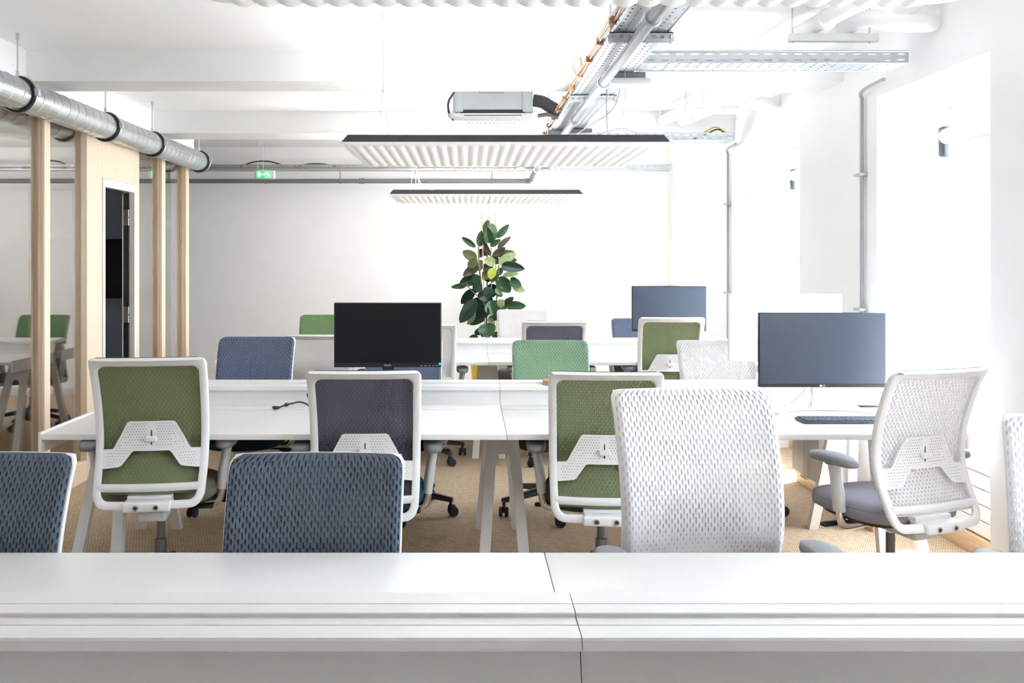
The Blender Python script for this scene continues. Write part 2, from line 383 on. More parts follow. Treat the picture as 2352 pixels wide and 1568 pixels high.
# ---------------------------------------------------------------- meeting room partition (glass, birch posts, door)
struct(MB().box(XL-.12, XL, Y0R, 3.4, 0, ZC).box(XL-.12, XL, 3.4, 8.6, 2.41, ZC).build('wall_left', M['wall'], smooth=0), 'white wall above the glazed meeting room partition', 'wall')
XF = -2.545; XG = -2.59
par = sempty('partition', 'birch framed glass partition of the meeting room under the metal duct', 'partition')
def post(y0, y1, mname='birch'):
    MB().rbox(XF-.016, XF, y0, y1, .0, 2.41, .002, 1).build('post', M[mname], par)
    MB().rbox(XG-.045, XF-.0165, y0+.004, y1-.004, .0, 2.41, .002, 1).build('post_core', M['ply'], par)
for y0, y1 in ((3.42, 3.49), (5.46, 5.535), (7.565, 7.65), (8.22, 8.30)): post(y0, y1)
for y0, y1 in ((3.49, 5.46), (5.535, 6.07), (7.04, 7.565), (7.65, 8.22)):
    MB().rbox(XG-.04, XF, y0, y1, 0, .135, .003, 1).build('bottom_rail', M['birch'], par)
    MB().rbox(XG-.04, XF, y0, y1, 2.35, 2.41, .003, 1).build('top_rail', M['birch'], par)
    MB().box(XG-.004, XG+.004, y0, y1, .135, 2.35).build('pane', M['pglass'], par, smooth=0)
MB().rbox(XG-.05, XF, 6.07, 6.32, 0, 2.41, .002, 1).build('panel', M['birch'], par)
MB().rbox(XG-.05, XF, 6.32, 6.96, 2.05, 2.41, .002, 1).build('panel', M['birch'], par)
MB().rbox(XG-.05, XF, 6.96, 7.04, 0, 2.41, .002, 1).build('panel', M['birch'], par)
do = sempty('door_1', 'white framed meeting room door standing open in the birch partition', 'door')
fb = MB()
fb.rbox(XG+.012, XF+.008, 6.322, 6.362, 0, 2.048, .002, 1); fb.rbox(XG+.012, XF+.008, 6.918, 6.958, 0, 2.048, .002, 1); fb.rbox(XG+.012, XF+.008, 6.362, 6.918, 1.99, 2.048, .002, 1)
fb.build('door_frame', M['lac'], do)
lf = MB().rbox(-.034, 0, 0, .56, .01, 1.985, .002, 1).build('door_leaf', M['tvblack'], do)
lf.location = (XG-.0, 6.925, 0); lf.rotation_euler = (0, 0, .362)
MB().rbox(-.041, -.0345, -.002, .012, .01, 1.985, .0005, 1).build('edge_strip', M['lac'], lf)
hg = MB()
for z in (.25, 1.06, 1.80):
    hg.cyl((XG+.006, 6.912, z-.06), (XG+.006, 6.912, z-.005), .008, 10); hg.cyl((XG+.006, 6.912, z+.005), (XG+.006, 6.912, z+.06), .008, 10); hg.rbox(XG-.034, XG+.0, 6.912, 6.917, z-.06, z+.06, .001, 1)
hg.build('hinge', M['hinge'], do)
# inside the meeting room
struct(MB().box(-6, XL-.12, 8.30, 8.42, 0, ZC).build('wall_meeting_end', M['navy'], smooth=0), 'slate blue end wall inside the meeting room', 'wall')
struct(MB().box(-6.1, -5.9, Y0R, YB+.1, 0, ZC).build('wall_meeting_side', M['greyw'], smooth=0), 'grey far wall of the meeting room', 'wall')
struct(MB().box(-6, XL-.12, 3.3, 3.42, 0, ZC).build('wall_meeting_near', M['greyw'], smooth=0), 'grey near wall of the meeting room', 'wall')
struct(MB().box(-6, XL-.12, 3.42, 8.30, 2.42, 2.45).build('ceiling_meeting', M['greyw'], smooth=0), 'lowered ceiling of the meeting room', 'ceiling')
tv = thing('television', 'black flat television on the slate blue wall seen through the open door', 'television', (-3.52, 8.30, 1.13))
MB().rbox(-.46, .46, -.07, -.03, 0, .54, .006).build('screen', M['tvblack'], tv)
MB().rbox(-.2, .2, -.03, 0, .1, .44, .004).build('wall_mount', M['black'], tv)
MB().rbox(-.3, .3, -.05, -.028, .05, .49, .01).build('housing', M['black'], tv)

# ================================================================== CEILING SERVICES
# spiral duct
YD0, YD1, XD, ZD, RD = 2.6, 8.32, -2.445, 2.378, .086
du = thing('ventilation_duct', 'round galvanised spiral duct hung along the top of the glass partition', 'duct', (XD, YD0, ZD))
n, m_ = 40, 8
seg = 120; L = YD1-YD0
MB().tube([(0, L*i/seg, 0) for i in range(seg+1)], RD, 40).build('pipe', M['galv'], du)
hx = MB(); pts = []
turns = L/.112
for i in range(int(turns*28)+1):
    a = 2*PI*i/28; pts.append((math.cos(a)*(RD+.0006), .112*i/28, math.sin(a)*(RD+.0006)))
hx.tube(pts, .0026, 4); hx.build('spiral_seam', M['galvd'], du)
for i, y in enumerate((3.4, 4.93, 6.13, 7.04, 8.27)):
    cl = MB().tube([(math.cos(a)*(RD+.006), y-YD0, math.sin(a)*(RD+.006)) for a in [2*PI*k/36 for k in range(37)]], .008, 8).build('clamp', M['rubber'], du)
    MB().tube([(math.cos(a)*(RD+.012), y-YD0+.014, math.sin(a)*(RD+.012)) for a in [2*PI*k/36 for k in range(37)]], .007, 6).build('clamp_band', M['galvl'], cl)
    MB().rbox(RD+.004, RD+.03, y-YD0-.006, y-YD0+.03, -.01, .03, .003).build('clamp_bolt', M['galvl'], cl)
    rd = MB().cyl((0, y-YD0, RD+.01), (0, y-YD0, ZC-ZD), .005, 8); rd.cyl((0, y-YD0, RD+.008), (0, y-YD0, RD+.04), .010, 8); rd.cyl((0, y-YD0, ZC-ZD-.035), (0, y-YD0, ZC-ZD), .011, 8)
    rd.build('hanger_rod', M['galvd'], du)

# cable trays
def tray(name, label, p0, p1, width, zb, side=.055, hole=.05, cols=7, perf_to=None):
    # runs from p0 to p1 (xy), bottom at zb
    p0 = Vector((p0[0], p0[1], 0)); p1 = Vector((p1[0], p1[1], 0)); d = (p1-p0); ln = d.length; d.normalize(); nrm = Vector((-d.y, d.x, 0))
    t = thing(name, label, 'cable tray', (p0.x, p0.y, zb), math.atan2(d.y, d.x), 'perforated cable trays')
    b = MB(); nv = int(ln/hole)
    b.perf(cols, nv, lambda u, v, q: (v*ln, (u-.5)*width, 0), .30, .34)
    b.build('tray_bottom', M['galvl'], t, smooth=0)
    for sgn in (-1, 1):
        sb = MB(); y = sgn*width/2
        sb.perf(2, int(ln/.07), lambda u, v, q: (v*ln, y, u*side), .30, .62)
        sb.rbox(0, ln, y-.007, y+.007, side-.004, side+.004, .002, 1); sb.rbox(0, ln, y-.003, y+.003, -.003, .004, .001, 1)
        sb.build('tray_side', M['galvl'], t, smooth=0)
    return t, ln
XT0, XT1, ZTR = .612, .84, 2.425
mt, ln = tray('cable_tray', 'long perforated cable tray carrying the grey conduit towards the end wall', ((XT0+XT1)/2, .9), ((XT0+XT1)/2, 9.62), XT1-XT0, ZTR)
cb = MB()
for k in range(8):
    y = -.092+.026*k; cb.tube([(x*.55, y+.006*math.sin(x*1.7+k), .011) for x in range(int(ln/.55))], .0105, 8)
cb.build('cable', M['cable'], mt)  # cables added inside the tray so its holes look dark from below
def struts(t_x0, t_x1, ys, z, top):
    for i, y in enumerate(ys):
        o = thing('support_bracket', 'slotted steel bracket under the long tray, %s' % ('nearest the front beam', 'under the middle ceiling bay', 'beside the air conditioner', 'by the second beam', 'close to the end wall')[i], 'bracket', ((t_x0+t_x1)/2, y, z), 0, 'slotted brackets under the long tray')
        hw = (t_x1-t_x0)/2+.02; b = MB()
        b.perf(8, 1, lambda u, v, q: ((u-.5)*2*hw, -.02, -.005+v*.04), .7, .5)
        b.rbox(-hw, hw, -.02, .02, .030, .036, .001, 1); b.box(-hw, hw, .018, .02, 0, .032)
        b.build('strut', M['galvl'], o, smooth=0)
        for s in (-1, 1): MB().cyl((s*(hw-.008), 0, -.01), (s*(hw-.008), 0, top-z), .004, 8).build('rod', M['galvd'], o)
struts(XT0, XT1, (3.78, 5.20, 6.62, 8.02, 9.3), ZTR-.040, ZC)
tb, lb = tray('cable_tray', 'cable tray crossing from the long tray to the window wall, ahead of the front beam', (XT1+.01, 4.46), (2.13, 4.46), .19, ZTR, cols=5)
MB().tube([(.1, .03, .012), (lb-.3, .03, .012)], .011, 8).tube([(.1, -.03, .012), (lb-.3, -.03, .012)], .011, 8).build('cable', M['cable'], tb)
tc_, lc = tray('cable_tray', 'cable tray with looping cables crossing to the window wall behind the first ceiling light', (XT1+.01, 7.25), (2.12, 7.25), .19, ZTR, cols=5)
MB().tube(smooth_path([(.95,.02,.015),(1.05,.02,.05),(1.17,.02,.10),(1.25,.0,.03)]), .006, 8).build('black_cable', M['cable'], tc_)
MB().tube(smooth_path([(.90,.0,.015),(1.03,.0,.06),(1.15,.0,.115),(1.26,-.02,.03)]), .006, 8).build('yellow_cable', M['cabley'], tc_)
td, ld = tray('cable_tray', 'cable tray fixed along the top of the end wall behind the exit sign', (-2.98, 9.62), (2.16, 9.62), .12, 2.43, cols=3)
ZCU = 2.455
cu = MB(); cu.tube([(-2.95, 9.545, ZCU)]+[(-2.3+.5*k, 9.545, ZCU+.002*math.sin(k*2.2)) for k in range(6)]+[(.52, 9.545, ZCU), (.60, 9.50, ZCU+.025)], .0055, 8)
cuo = cu.build('copper_cable', M['copper']); tag(cuo, 'copper coloured cable clipped along the end wall tray', 'cable')
for k in range(7): MB().rbox(-2.2+.42*k, -2.18+.42*k, 9.535, 9.556, ZCU-.012, ZCU+.012, .003).build('clip', M['brass'], cuo)
for i, (a, b, h) in enumerate(((-2.42,-1.9,.045), (-1.85,-1.35,.02), (-.98,-.55,.05), (-.2,.45,.02))):
    tag(MB().tube(smooth_path([(a, 9.60, 2.462), ((2*a+b)/3, 9.60, 2.475+h), ((a+2*b)/3, 9.60, 2.475+h), (b, 9.60, 2.462)]), .0075, 8).build('black_cable', M['cable']),
        ['black cable arching out of the wall tray beside the duct end', 'black cable lying on the wall tray beside the exit sign', 'black cable hump on the wall tray under the big ceiling light', 'flat black cable on the wall tray near the long tray'][i], 'cable', 'black cables on the end wall tray')
# copper bundle along the long tray edge with orange clips
cp = thing('copper_cable', 'copper cable with orange clips along the edge of the long tray', 'cable', (XT0-.012, 1.0, ZTR+.03))
MB().tube([(.006*math.sin(i*.9), .12*i, .004*math.cos(i*1.3)) for i in range(72)], .006, 8).tube([(-.010+.004*math.sin(i*.7+1), .12*i, .008+.004*math.cos(i*1.1)) for i in range(72)], .005, 8).build('strand', M['copper'], cp)
for k in range(20): MB().rbox(-.018, .010, .9+.36*k, .925+.36*k, -.016, .018, .004).build('clip', M['brass'], cp)
MB().tube(smooth_path([(-.005, 3.9, .01), (-.03, 3.86, .07), (.0, 3.80, .09), (.015, 3.84, .03)]), .004, 6).build('loop', M['copper'], cp)
# grey conduit
XCn, ZCn, RCn = .688, 2.366, .024
cn = thing('grey_conduit', 'grey plastic conduit under the long tray turning along the end wall', 'conduit', (0, 0, 0))
MB().cyl((XCn, .9, ZCn), (XCn, 9.40, ZCn), RCn, 18).build('pipe', M['conduit'], cn)
MB().tube(smooth_path([(XCn, 9.38, ZCn), (XCn, 9.47, ZCn-.01), (XCn-.005, 9.60, ZCn-.035), (XCn-.06, 9.66, ZCn-.045)], 6), RCn*1.02, 16).build('elbow', M['conduit'], cn)
MB().cyl((XCn-.05, 9.66, ZCn-.045), (-3.0, 9.66, ZCn-.045), RCn, 18).build('pipe', M['conduit'], cn)
for x in (-1.15, .62): MB().cyl((x, 9.66, ZCn-.045), (x+.06, 9.66, ZCn-.045), RCn+.005, 18).build('coupling', M['conduit'], cn)
for x in (-2.15, -1.35, -.55, .27):
    c = MB().tube([(x, 9.66+math.cos(q)*(RCn+.003), ZCn-.045+math.sin(q)*(RCn+.003)) for q in [2*PI*k/20 for k in range(21)]], .006, 6)
    c.cyl((x, 9.66, ZCn-.02), (x, 9.66, ZTR), .004, 8); c.build('clip', M['conduit'], cn)
for y in (3.35, 4.55, 5.75, 6.95, 7.6, 8.9):
    c = MB().tube([(XCn+math.cos(q)*(RCn+.003), y, ZCn+math.sin(q)*(RCn+.003)) for q in [2*PI*k/20 for k in range(21)]], .006, 6)
    c.cyl((XCn, y, ZCn+.025), (XCn, y, ZTR), .004, 8); c.build('clip', M['galvd'], cn)
# white boxes under the tray
for i, (x0, x1, y) in enumerate(((.70, .93, 4.60), (.70, .93, 6.55))):
    t = thing('junction_box', ['white box slung under the long tray ahead of the front beam', 'white box slung under the long tray beside the air conditioner'][i], 'box', ((x0+x1)/2, y, ZTR-.075), 0, 'white boxes under the long tray')
    MB().rbox(-.12, .12, -.045, .045, 0, .045, .015, 4).build('case', M['acw'], t)
    MB().rbox(-.09, .09, -.03, .03, .045, .075, .006).build('mount', M['conduit'], t)
    MB().tube(smooth_path([(.115, 0, .03), (.19, 0, .05), (.20, 0, .12), (.13, 0, .14), (.06, 0, .08)]), .003, 6).build('lead', M['cablew'], t)
# vertical conduits on the piers
for i, (y, z1) in enumerate(((5.04, 2.40), (7.63, 2.40))):
    t = thing('wall_conduit', ['pale grey conduit down the pier behind the monitor with the curved stand', 'thin pale grey conduit down the pier beside the third desk'][i], 'conduit', (XR-.025, y, 0), 0, 'conduits down the window piers')
    MB().rbox(-.004, .012, -.010, .008, .75, z1-.02, .004).build('trunking', M['conduitp'], t)
    MB().cyl((.012, .035, .75), (.012, .035, z1), .007, 12).build('pipe', M['lac'], t)
    MB().tube(smooth_path([(0, 0, z1-.02), (-.01, -.02, z1), (-.02, -.12, z1+.01), (-.03, -.34, z1+.012)], 5), .010, 10).build('elbow', M['conduitp'], t)
    for z in (1.95, 1.2): MB().rbox(-.022, .024, -.03, .055, z-.008, z+.008, .003).build('saddle', M['galvl'], t)
# white heating pipes near the window wall, one set in each bay
def pipes(y1, idx):
    t = thing('heating_pipes', ['white painted pipes bending into the window wall, in the bay ahead of the front beam', 'white painted pipes bending into the window wall, in the bay behind the front beam'][idx], 'pipe', (0, y1, 2.63), 0, 'white heating pipes under the ceiling')
    R = .042
    MB().tube(smooth_path([(1.62,.0,.0), (1.70,-.75,.0), (1.77,-1.25,.005), (1.83,-1.38,.0), (2.0,-1.42,-.01), (2.16,-1.42,.015), (2.24,-1.40,.05)], 8), R, 18).build('pipe', M['pipew'], t)
    MB().tube(smooth_path([(1.78,.0,-.005), (1.86,-.60,-.005), (1.91,-.98,.0), (1.98,-1.08,-.04), (2.1,-1.1,-.05), (2.20,-1.06,-.03), (2.23,-1.04,.06)], 8), R, 18).build('pipe', M['pipew'], t)
    for k, (x, y) in enumerate(((1.655,-.30),(1.81,-.30),(1.73,-1.0),(1.89,-.82))):
        MB().tube([(x, y, 0), (x-.003, y+.03, 0)], R+.008, 18).build('collar', M['pipew'], t)
    MB().rbox(1.58, 2.02, -.90, -.86, -.085, -.045, .003).build('support_rail', M['lac'], t)
    for x in (1.6, 1.98): MB().cyl((x, -.88, -.09), (x, -.88, .08), .004, 8).build('rod', M['galvd'], t)
pipes(5.33, 0); pipes(7.50, 1)

# air conditioning cassette
ac = thing('air_conditioner', 'white ceiling air conditioning cassette with a metal casing', 'air conditioner', (X_(1131, 6.1), 6.26, 2.40))
MB().rbox(-.265, .265, -.265, .265, .045, ZC-2.40, .004).build('casing', M['acm'], ac)
MB().rbox(-.215, .215, -.272, -.264, .048, .07, .002).build('seal', M['slot'], ac)
for s in (-1, 1): MB().rbox(s*.225-.028, s*.225+.028, -.274, -.262, .055, ZC-2.405, .003).build('bracket', M['acm'], ac)
ip = MB()
for x0, x1, z0, z1 in ((-.09,.065,.253,.256),(-.09,.065,.18,.183),(-.09,-.087,.18,.256),(.062,.065,.18,.256)): ip.box(x0, x1, -.2665, -.2645, z0, z1)
ip.build('hatch_outline', M['conduit'], ac, smooth=0)
fr = MB(); fr.grid(lambda u, v: ((u-.5)*(.60-.10*max(0, 1-v*1.0)*0), (v-.5)*.60, 0), 1, 1)
pan = MB(); rings = []
for hw, z, r in ((.20,.0,.05),(.265,.004,.06),(.295,.02,.05),(.30,.042,.04),(.27,.046,.03)):
    ring = []
    for cx, cy, a0 in ((1,1,0),(-1,1,90),(-1,-1,180),(1,-1,270)):
        for k in range(5):
            a = math.radians(a0+90*k/4); ring.append((cx*(hw-r)+r*math.cos(a), cy*(hw-r)+r*math.sin(a), z))
    rings.append(ring)
nn = 20; vs = [p for r in rings for p in r]
fs = [(i*nn+k, i*nn+(k+1)%nn, (i+1)*nn+(k+1)%nn, (i+1)*nn+k) for i in range(4) for k in range(nn)]+[tuple(range(nn))[::-1], tuple(4*nn+k for k in range(nn))]
pan.add(vs, fs).build('fascia', M['acw'], ac)
for k in range(12):
    MB().rbox(-.165+.028*k, -.150+.028*k, -.17, .17, -.006, .002, .003, 1).build('slat', M['acw'], ac)
for q, (x0, x1, y0, y1) in enumerate(((-.19,.19,-.275,-.245),(-.19,.19,.225,.255),(-.262,-.232,-.19,.19),(.232,.262,-.19,.19))):
    f = MB().rbox(x0, x1, y0, y1, .004, .016, .006, 3).build('air_flap', M['acw'], ac)
MB().rbox(-.19, .19, -.2995, -.288, .026, .031, .002).build('air_slot', M['slot'], ac)
hs = thing('insulated_hose', 'dark foam insulated hose leaving the air conditioner casing', 'hose', (X_(1228, 6.1), 6.10, 2.53))
MB().tube(smooth_path([(-.01,0,.02),(.05,0,.01),(.10,-.01,-.02),(.15,-.02,-.05)], 6), .042, 18).build('foam_sleeve', M['foam'], hs)
MB().tube([(.14,-.02,-.045),(.175,-.02,-.07)], .03, 14).build('ferrule', M['galvl'], hs)
MB().tube(smooth_path([(-.03,-.02,-.08),(.03,-.02,-.085),(.09,-.03,-.08),(.16,-.03,-.10)], 6), .013, 12).build('drain_pipe', M['conduit'], hs)
tag(MB().tube(smooth_path([P(1043,212,6.0),P(1030,235,6.0),P(1032,262,6.0),P(1042,276,6.02)]), .008, 8).build('power_lead', M['cable']), 'dark lead curling down beside the air conditioner casing', 'cable')

# exit sign
ex = thing('exit_sign', 'illuminated green emergency exit sign with arrow and running figure', 'exit sign', (X_(609, 9.2), 9.2, 2.345))
hwS, hhS = .105, .045
sb = MB(); sb.rbox(-hwS, hwS, -.03, .03, -hhS, hhS, .018, 4); sb.build('case', M['acw'], ex)
MB().box(-.080, -.006, -.0325, -.029, -.034, .034).build('green_panel', M['green_sign'], ex, smooth=0)
MB().box(.004, .070, -.0325, -.029, -.034, .034).build('green_panel', M['green_lit'], ex, smooth=0)
def flat(poly, nm): return MB().prism(poly, lambda a, b, h: (a, -.0330-h, b), .001).build(nm, M['white_sign'], ex, smooth=0)
flat([(-.068,-.026),(-.038,-.026),(-.038,.026),(-.068,.026)], 'door_mark')
flat([(-.030,0),(-.018,.010),(-.018,.004),(.010,.004),(.010,-.004),(-.018,-.004),(-.018,-.010)], 'arrow')
flat([(.026+.008*math.cos(2*PI*k/14), .021+.008*math.sin(2*PI*k/14)) for k in range(14)], 'figure_head')
flat([(.024,.012),(.034,.014),(.046,.006),(.056,.008),(.056,.003),(.045,.000),(.040,.003),(.044,-.010),(.058,-.016),(.060,-.026),(.053,-.028),(.050,-.018),(.038,-.014),(.030,-.030),(.020,-.030),(.032,-.008),(.028,.006),(.018,.002),(.016,.006)], 'figure_body')
for x in (-.075, -.02): MB().cyl((x, 0, hhS), (x, 0, ZC-2.345), .003, 8).build('rod', M['galvd'], ex)

# ------------------------------------------------------------------ acoustic ceiling lights
LW, LD = 1.60, .95
NR = 29
def felt(u, v):
    x = (u-.5)*LW; y = v*LD; e = .05
    inx = min(u, 1-u)*LW; iny = v*LD
    z = -.006*min(1, min(inx, iny)/.03)
    if inx > e and iny > .045:
        t = (x+LW/2-e)/(LW-2*e)*NR; ph = t-math.floor(t)
        rise = math.sqrt(max(0, 1-((iny-.045 < .02)*(1-(iny-.045)/.02))**2))
        z -= (.0105*math.sin(PI*ph)**.9)*rise*(.86+.14*math.cos(2*PI*y/.022))
    return (x, y, z)
def lamp(y0, z, xc, label, wires):
    t = thing('acoustic_ceiling_light', label, 'ceiling light', (xc, y0, z), 0, 'felt ceiling lights over the desks')
    return t
lampm = MB().grid(felt, NR*8, 110)
FE = lampm.build('felt_panel', M['feltw'], None, smooth=60)
tr = MB(); h0, h1 = .004, .042
a, b = LW/2-.006, LD-.006
tr.add([(-a,.006,h0),(a,.006,h0),(a,b,h0),(-a,b,h0),(-a+.03,.016,h1),(a-.03,.016,h1),(a-.03,b-.016,h1),(-a+.03,b-.016,h1)],
       [(3,2,1,0),(4,5,6,7),(0,1,5,4),(1,2,6,5),(2,3,7,6),(3,0,4,7)])
TR = tr.build('tray', M['feltd'], None, smooth=0)
rim = MB(); 
for x0, x1, yy0, yy1 in ((-LW/2, LW/2, 0, .006), (-LW/2, -LW/2+.006, 0, LD), (LW/2-.006, LW/2, 0, LD)): rim.box(x0, x1, yy0, yy1, -.003, .005)
RM = rim.build('rim', M['feltw'], None, smooth=0)
for i, (y0, z, xc, lb_) in enumerate(((4.36, 2.038, .188, 'large white ribbed felt ceiling light with a dark tray over the middle desk'),
                                    (7.41, 2.012, .16, 'smaller looking ribbed felt ceiling light above the third desk and the plant'),
                                    (1.02, 2.037, .24, 'ribbed felt ceiling light whose wavy far edge shows at the very top'))):
    t = lamp(y0, z, xc, lb_, None)
    if i == 0: f, q, r = FE, TR, RM
    else: f, q, r = FE.copy(), TR.copy(), RM.copy(); [COL.objects.link(o) for o in (f, q, r)]
    for o in (f, q, r): o.parent = t
    ld = bpy.data.lights.new('added_ceiling_fill', 'AREA'); ld.shape = 'RECTANGLE'; ld.size = LW-.2; ld.size_y = LD-.2; ld.energy = (9, 35, 9)[i]; ld.color = (1.0, .985, .965)  # fill light added above each tray to brighten the ceiling
    lo = bpy.data.objects.new('added_ceiling_fill', ld); COL.objects.link(lo); lo.parent = t; lo.location = (0, LD/2, h1+.006); lo.rotation_euler = (PI, 0, 0)
    for x in (-.61, .61):
        for y in (.2, LD-.2):
            zt = ZC-z; wr = MB()
            wr.tube([(x-.02, y, h1), (x, y, .30), (x, y, zt)], .0018, 6); wr.tube([(x+.03, y, h1), (x, y, .30)], .0018, 6); wr.cyl((x, y, zt-.02), (x, y, zt), .008, 8)
            wr.build('hanging_wire', M['galvd'], t)
    if i < 2:
        s = 1 if i == 0 else .55
        MB().tube(smooth_path([(.32,.3,h1),(.40,.3,.10*s),(.56,.3,.21*s),(.60,.3,.35*s),(.545,.3,.40*s),(.53,.3,.25*s),(.54,.3,h1)]), .003, 6).build('lead', M['conduit'], t)
        MB().tube(smooth_path([(.40,.3,h1),(.52,.3,.09*s),(.62,.3,.11*s),(.70,.3,.07*s),(.72,.3,h1)]), .004, 6).build('lead', M['conduit'], t)
        MB().tube(smooth_path([(.60,.3,h1),(.61,.3,.30*s),(.70,.3,.38*s),(.80,.3,.30*s),(.80,.3,h1)]), .002, 6).build('lead', M['cablew'], t)
        MB().tube(smooth_path([(-.60,.3,.3),(-.55,.3,.12),(-.40,.3,.05),(-.25,.3,h1)]), .002, 6).build('lead', M['cablew'], t)

# ================================================================== DESKS
ZD_, TH = .73, .025
def desk(name, label, yc, near, far, x0, seam, x1):
    """near/far = start of the near and far tops (each .64 deep), all y"""
    t = thing(name, label, 'desk', (0, 0, 0), 0, 'long white bench desks')
    for xa, xb in ((x0+.014, seam-.001), (seam+.001, x1-.014)):
        MB().rbox(xa, xb, near, near+.64, ZD_-TH, ZD_, .0025).build('desktop', M['desk'], t)
        MB().rbox(xa, xb, far, far+.64, ZD_-TH, ZD_, .0025).build('desktop', M['desk'], t)
        # raised shelf with grooves, profile in y-z
        pr = [(-.098,.803),(-.100,.806),(-.100,.822),(-.097,.826),(-.045,.826),(-.0445,.822),(-.0415,.822),(-.041,.826),(-.009,.826),(-.008,.8325),(-.006,.834),(.034,.834),(.0345,.830),(.0375,.830),(.038,.834),(.094,.834),(.097,.831),(.097,.803)]
        MB().prism(pr, lambda q, z, h: (xa+h, yc+q, z), xb-xa).build('shelf', M['desk'], t, smooth=30)
        for sgn in (-1, 1):
            cp_ = [(.075,.803),(.078,.785),(.084,.765),(.096,.745),(.112,.732),(.125,.722),(.128,.70),(.128,.66),(.118,.66),(.118,.70),(.114,.715),(.10,.728),(.086,.742),(.075,.765),(.070,.785),(.068,.803)]
            MB().prism([(sgn*q, z) for q, z in cp_], lambda q, z, h: (xa+h, yc+q, z), xb-xa).build('channel_panel', M['lac'], t, smooth=50)
        # hinged flap between near top and channel
        if near+.64 < yc-.13:
            MB().rbox(xa, xb, near+.644, yc-.128, ZD_-.012, ZD_+.004, .002).build('cable_flap', M['desk'], t)
        for q, xx in enumerate((xa+.18, xb-.14)):
            MB().lathe([(.001,-.007),(.006,-.006),(.0095,0),(.0095,.006)][::-1], 14, (xx, yc-.128, .725), Matrix.Rotation(-PI/2, 4, 'X') @ Matrix.Scale(-1, 4, (0,0,1))).build('screw_cap', M['lac'], t)
    for xe in (x0, x1-.013):
        for ya in (near-.002, far): MB().rbox(xe, xe+.013, ya, ya+.644, .648, ZD_+.008, .002).build('end_plate', M['desk'], t)
    # A-shaped legs: plate profile splayed in x, leaning in y
    for xc in ((x0+.14), seam-.0, x1-.15):
        for yt, yb_, sg in ((yc-.40, yc-.66, -1), (yc+.02, yc+.215, 1)):
            A = [(-.068,.70),(.068,.70),(.125,0),(.075,0),(.034,.53),(.028,.548),(.014,.558),(-.014,.558),(-.028,.548),(-.034,.53),(-.075,0),(-.125,0)]
            b = MB().prism(A, lambda a_, z, h: (xc+a_, yb_+(yt-yb_)*z/.70-.02+h, z), .04)
            b.build('leg_frame', M['lac'], t, smooth=0)
    for xa, xb in ((x0+.2, seam-.1), (seam+.1, x1-.2)):
        MB().rbox(xa, xb, yc-.05, yc-.01, .655, .70, .004).rbox(xa, xb, yc+.01, yc+.05, .655, .70, .004).build('beam', M['lac'], t)
    return t
desk('bench_desk', 'white bench desk in front, seen from its raised cable shelf', 1.645, .76, 1.66, -1.85, .197, 2.17)
desk('bench_desk', 'white bench desk in the middle with black cable and open centre channel', 4.76, 3.868, 4.78, -1.83, .172, 2.15)
desk('bench_desk', 'white bench desk farthest back, in front of the rubber plant', 7.42, 6.63, 7.445, -1.85, .165, 2.15)

# ================================================================== CHAIRS
BACK = [(.40,-.262),(.47,-.238),(.55,-.198),(.63,-.173),(.70,-.170),(.80,-.188),(.90,-.222),(.98,-.258),(1.02,-.288)]
def yb(x, z): return interp(BACK, z)+.42*x*x
def wout(z): return interp([(.40,.222),(.55,.229),(.75,.232),(1.02,.236)], z)
def rrect(x0f, z0, z1, rb, rt, nside=14, nend=8, nc=6):
    """rounded outline with half width x0f(z); counter-clockwise from bottom centre"""
    pts = []
    wb_, wt = x0f(z0), x0f(z1)
    for k in range(nend): pts.append(((wb_-rb)*k/nend, z0))
    for k in range(nc): a = -PI/2+PI/2*k/nc; pts.append((wb_-rb+rb*math.cos(a), z0+rb+rb*math.sin(a)))
    for k in range(nside):
        z = z0+rb+(z1-rt-z0-rb)*k/nside; pts.append((x0f(z), z))
    for k in range(nc): a = PI/2*k/nc; pts.append((wt-rt+rt*math.cos(a), z1-rt+rt*math.sin(a)))
    for k in range(nend): pts.append(((wt-rt)*(1-k/nend), z1))
    return pts+[(-x, z) for x, z in pts[:0:-1]]+[] if False else pts+[(-x, z) for x, z in ([(0.0, z1)]+pts[:0:-1])]
def ring_mesh(mb, out, inn, th, bulge=1.0):
    n = len(out); m = 10
    for i in range(n):
        (ox, oz), (ix, iz) = out[i], inn[i]
        for k in range(m):
            a = 2*PI*k/m; ca, sa = math.cos(a), math.sin(a)
            ca = math.copysign(abs(ca)**.6, ca); sa = math.copysign(abs(sa)**.75, sa)
            t = (1+ca)/2; x = ix+(ox-ix)*t; z = iz+(oz-iz)*t
            mb.v.append((x, yb(x, z)+sa*th, z))
    for i in range(n):
        for k in range(m): mb.f.append((i*m+k, i*m+(k+1) % m, ((i+1) % n)*m+(k+1) % m, ((i+1) % n)*m+k))
    return mb
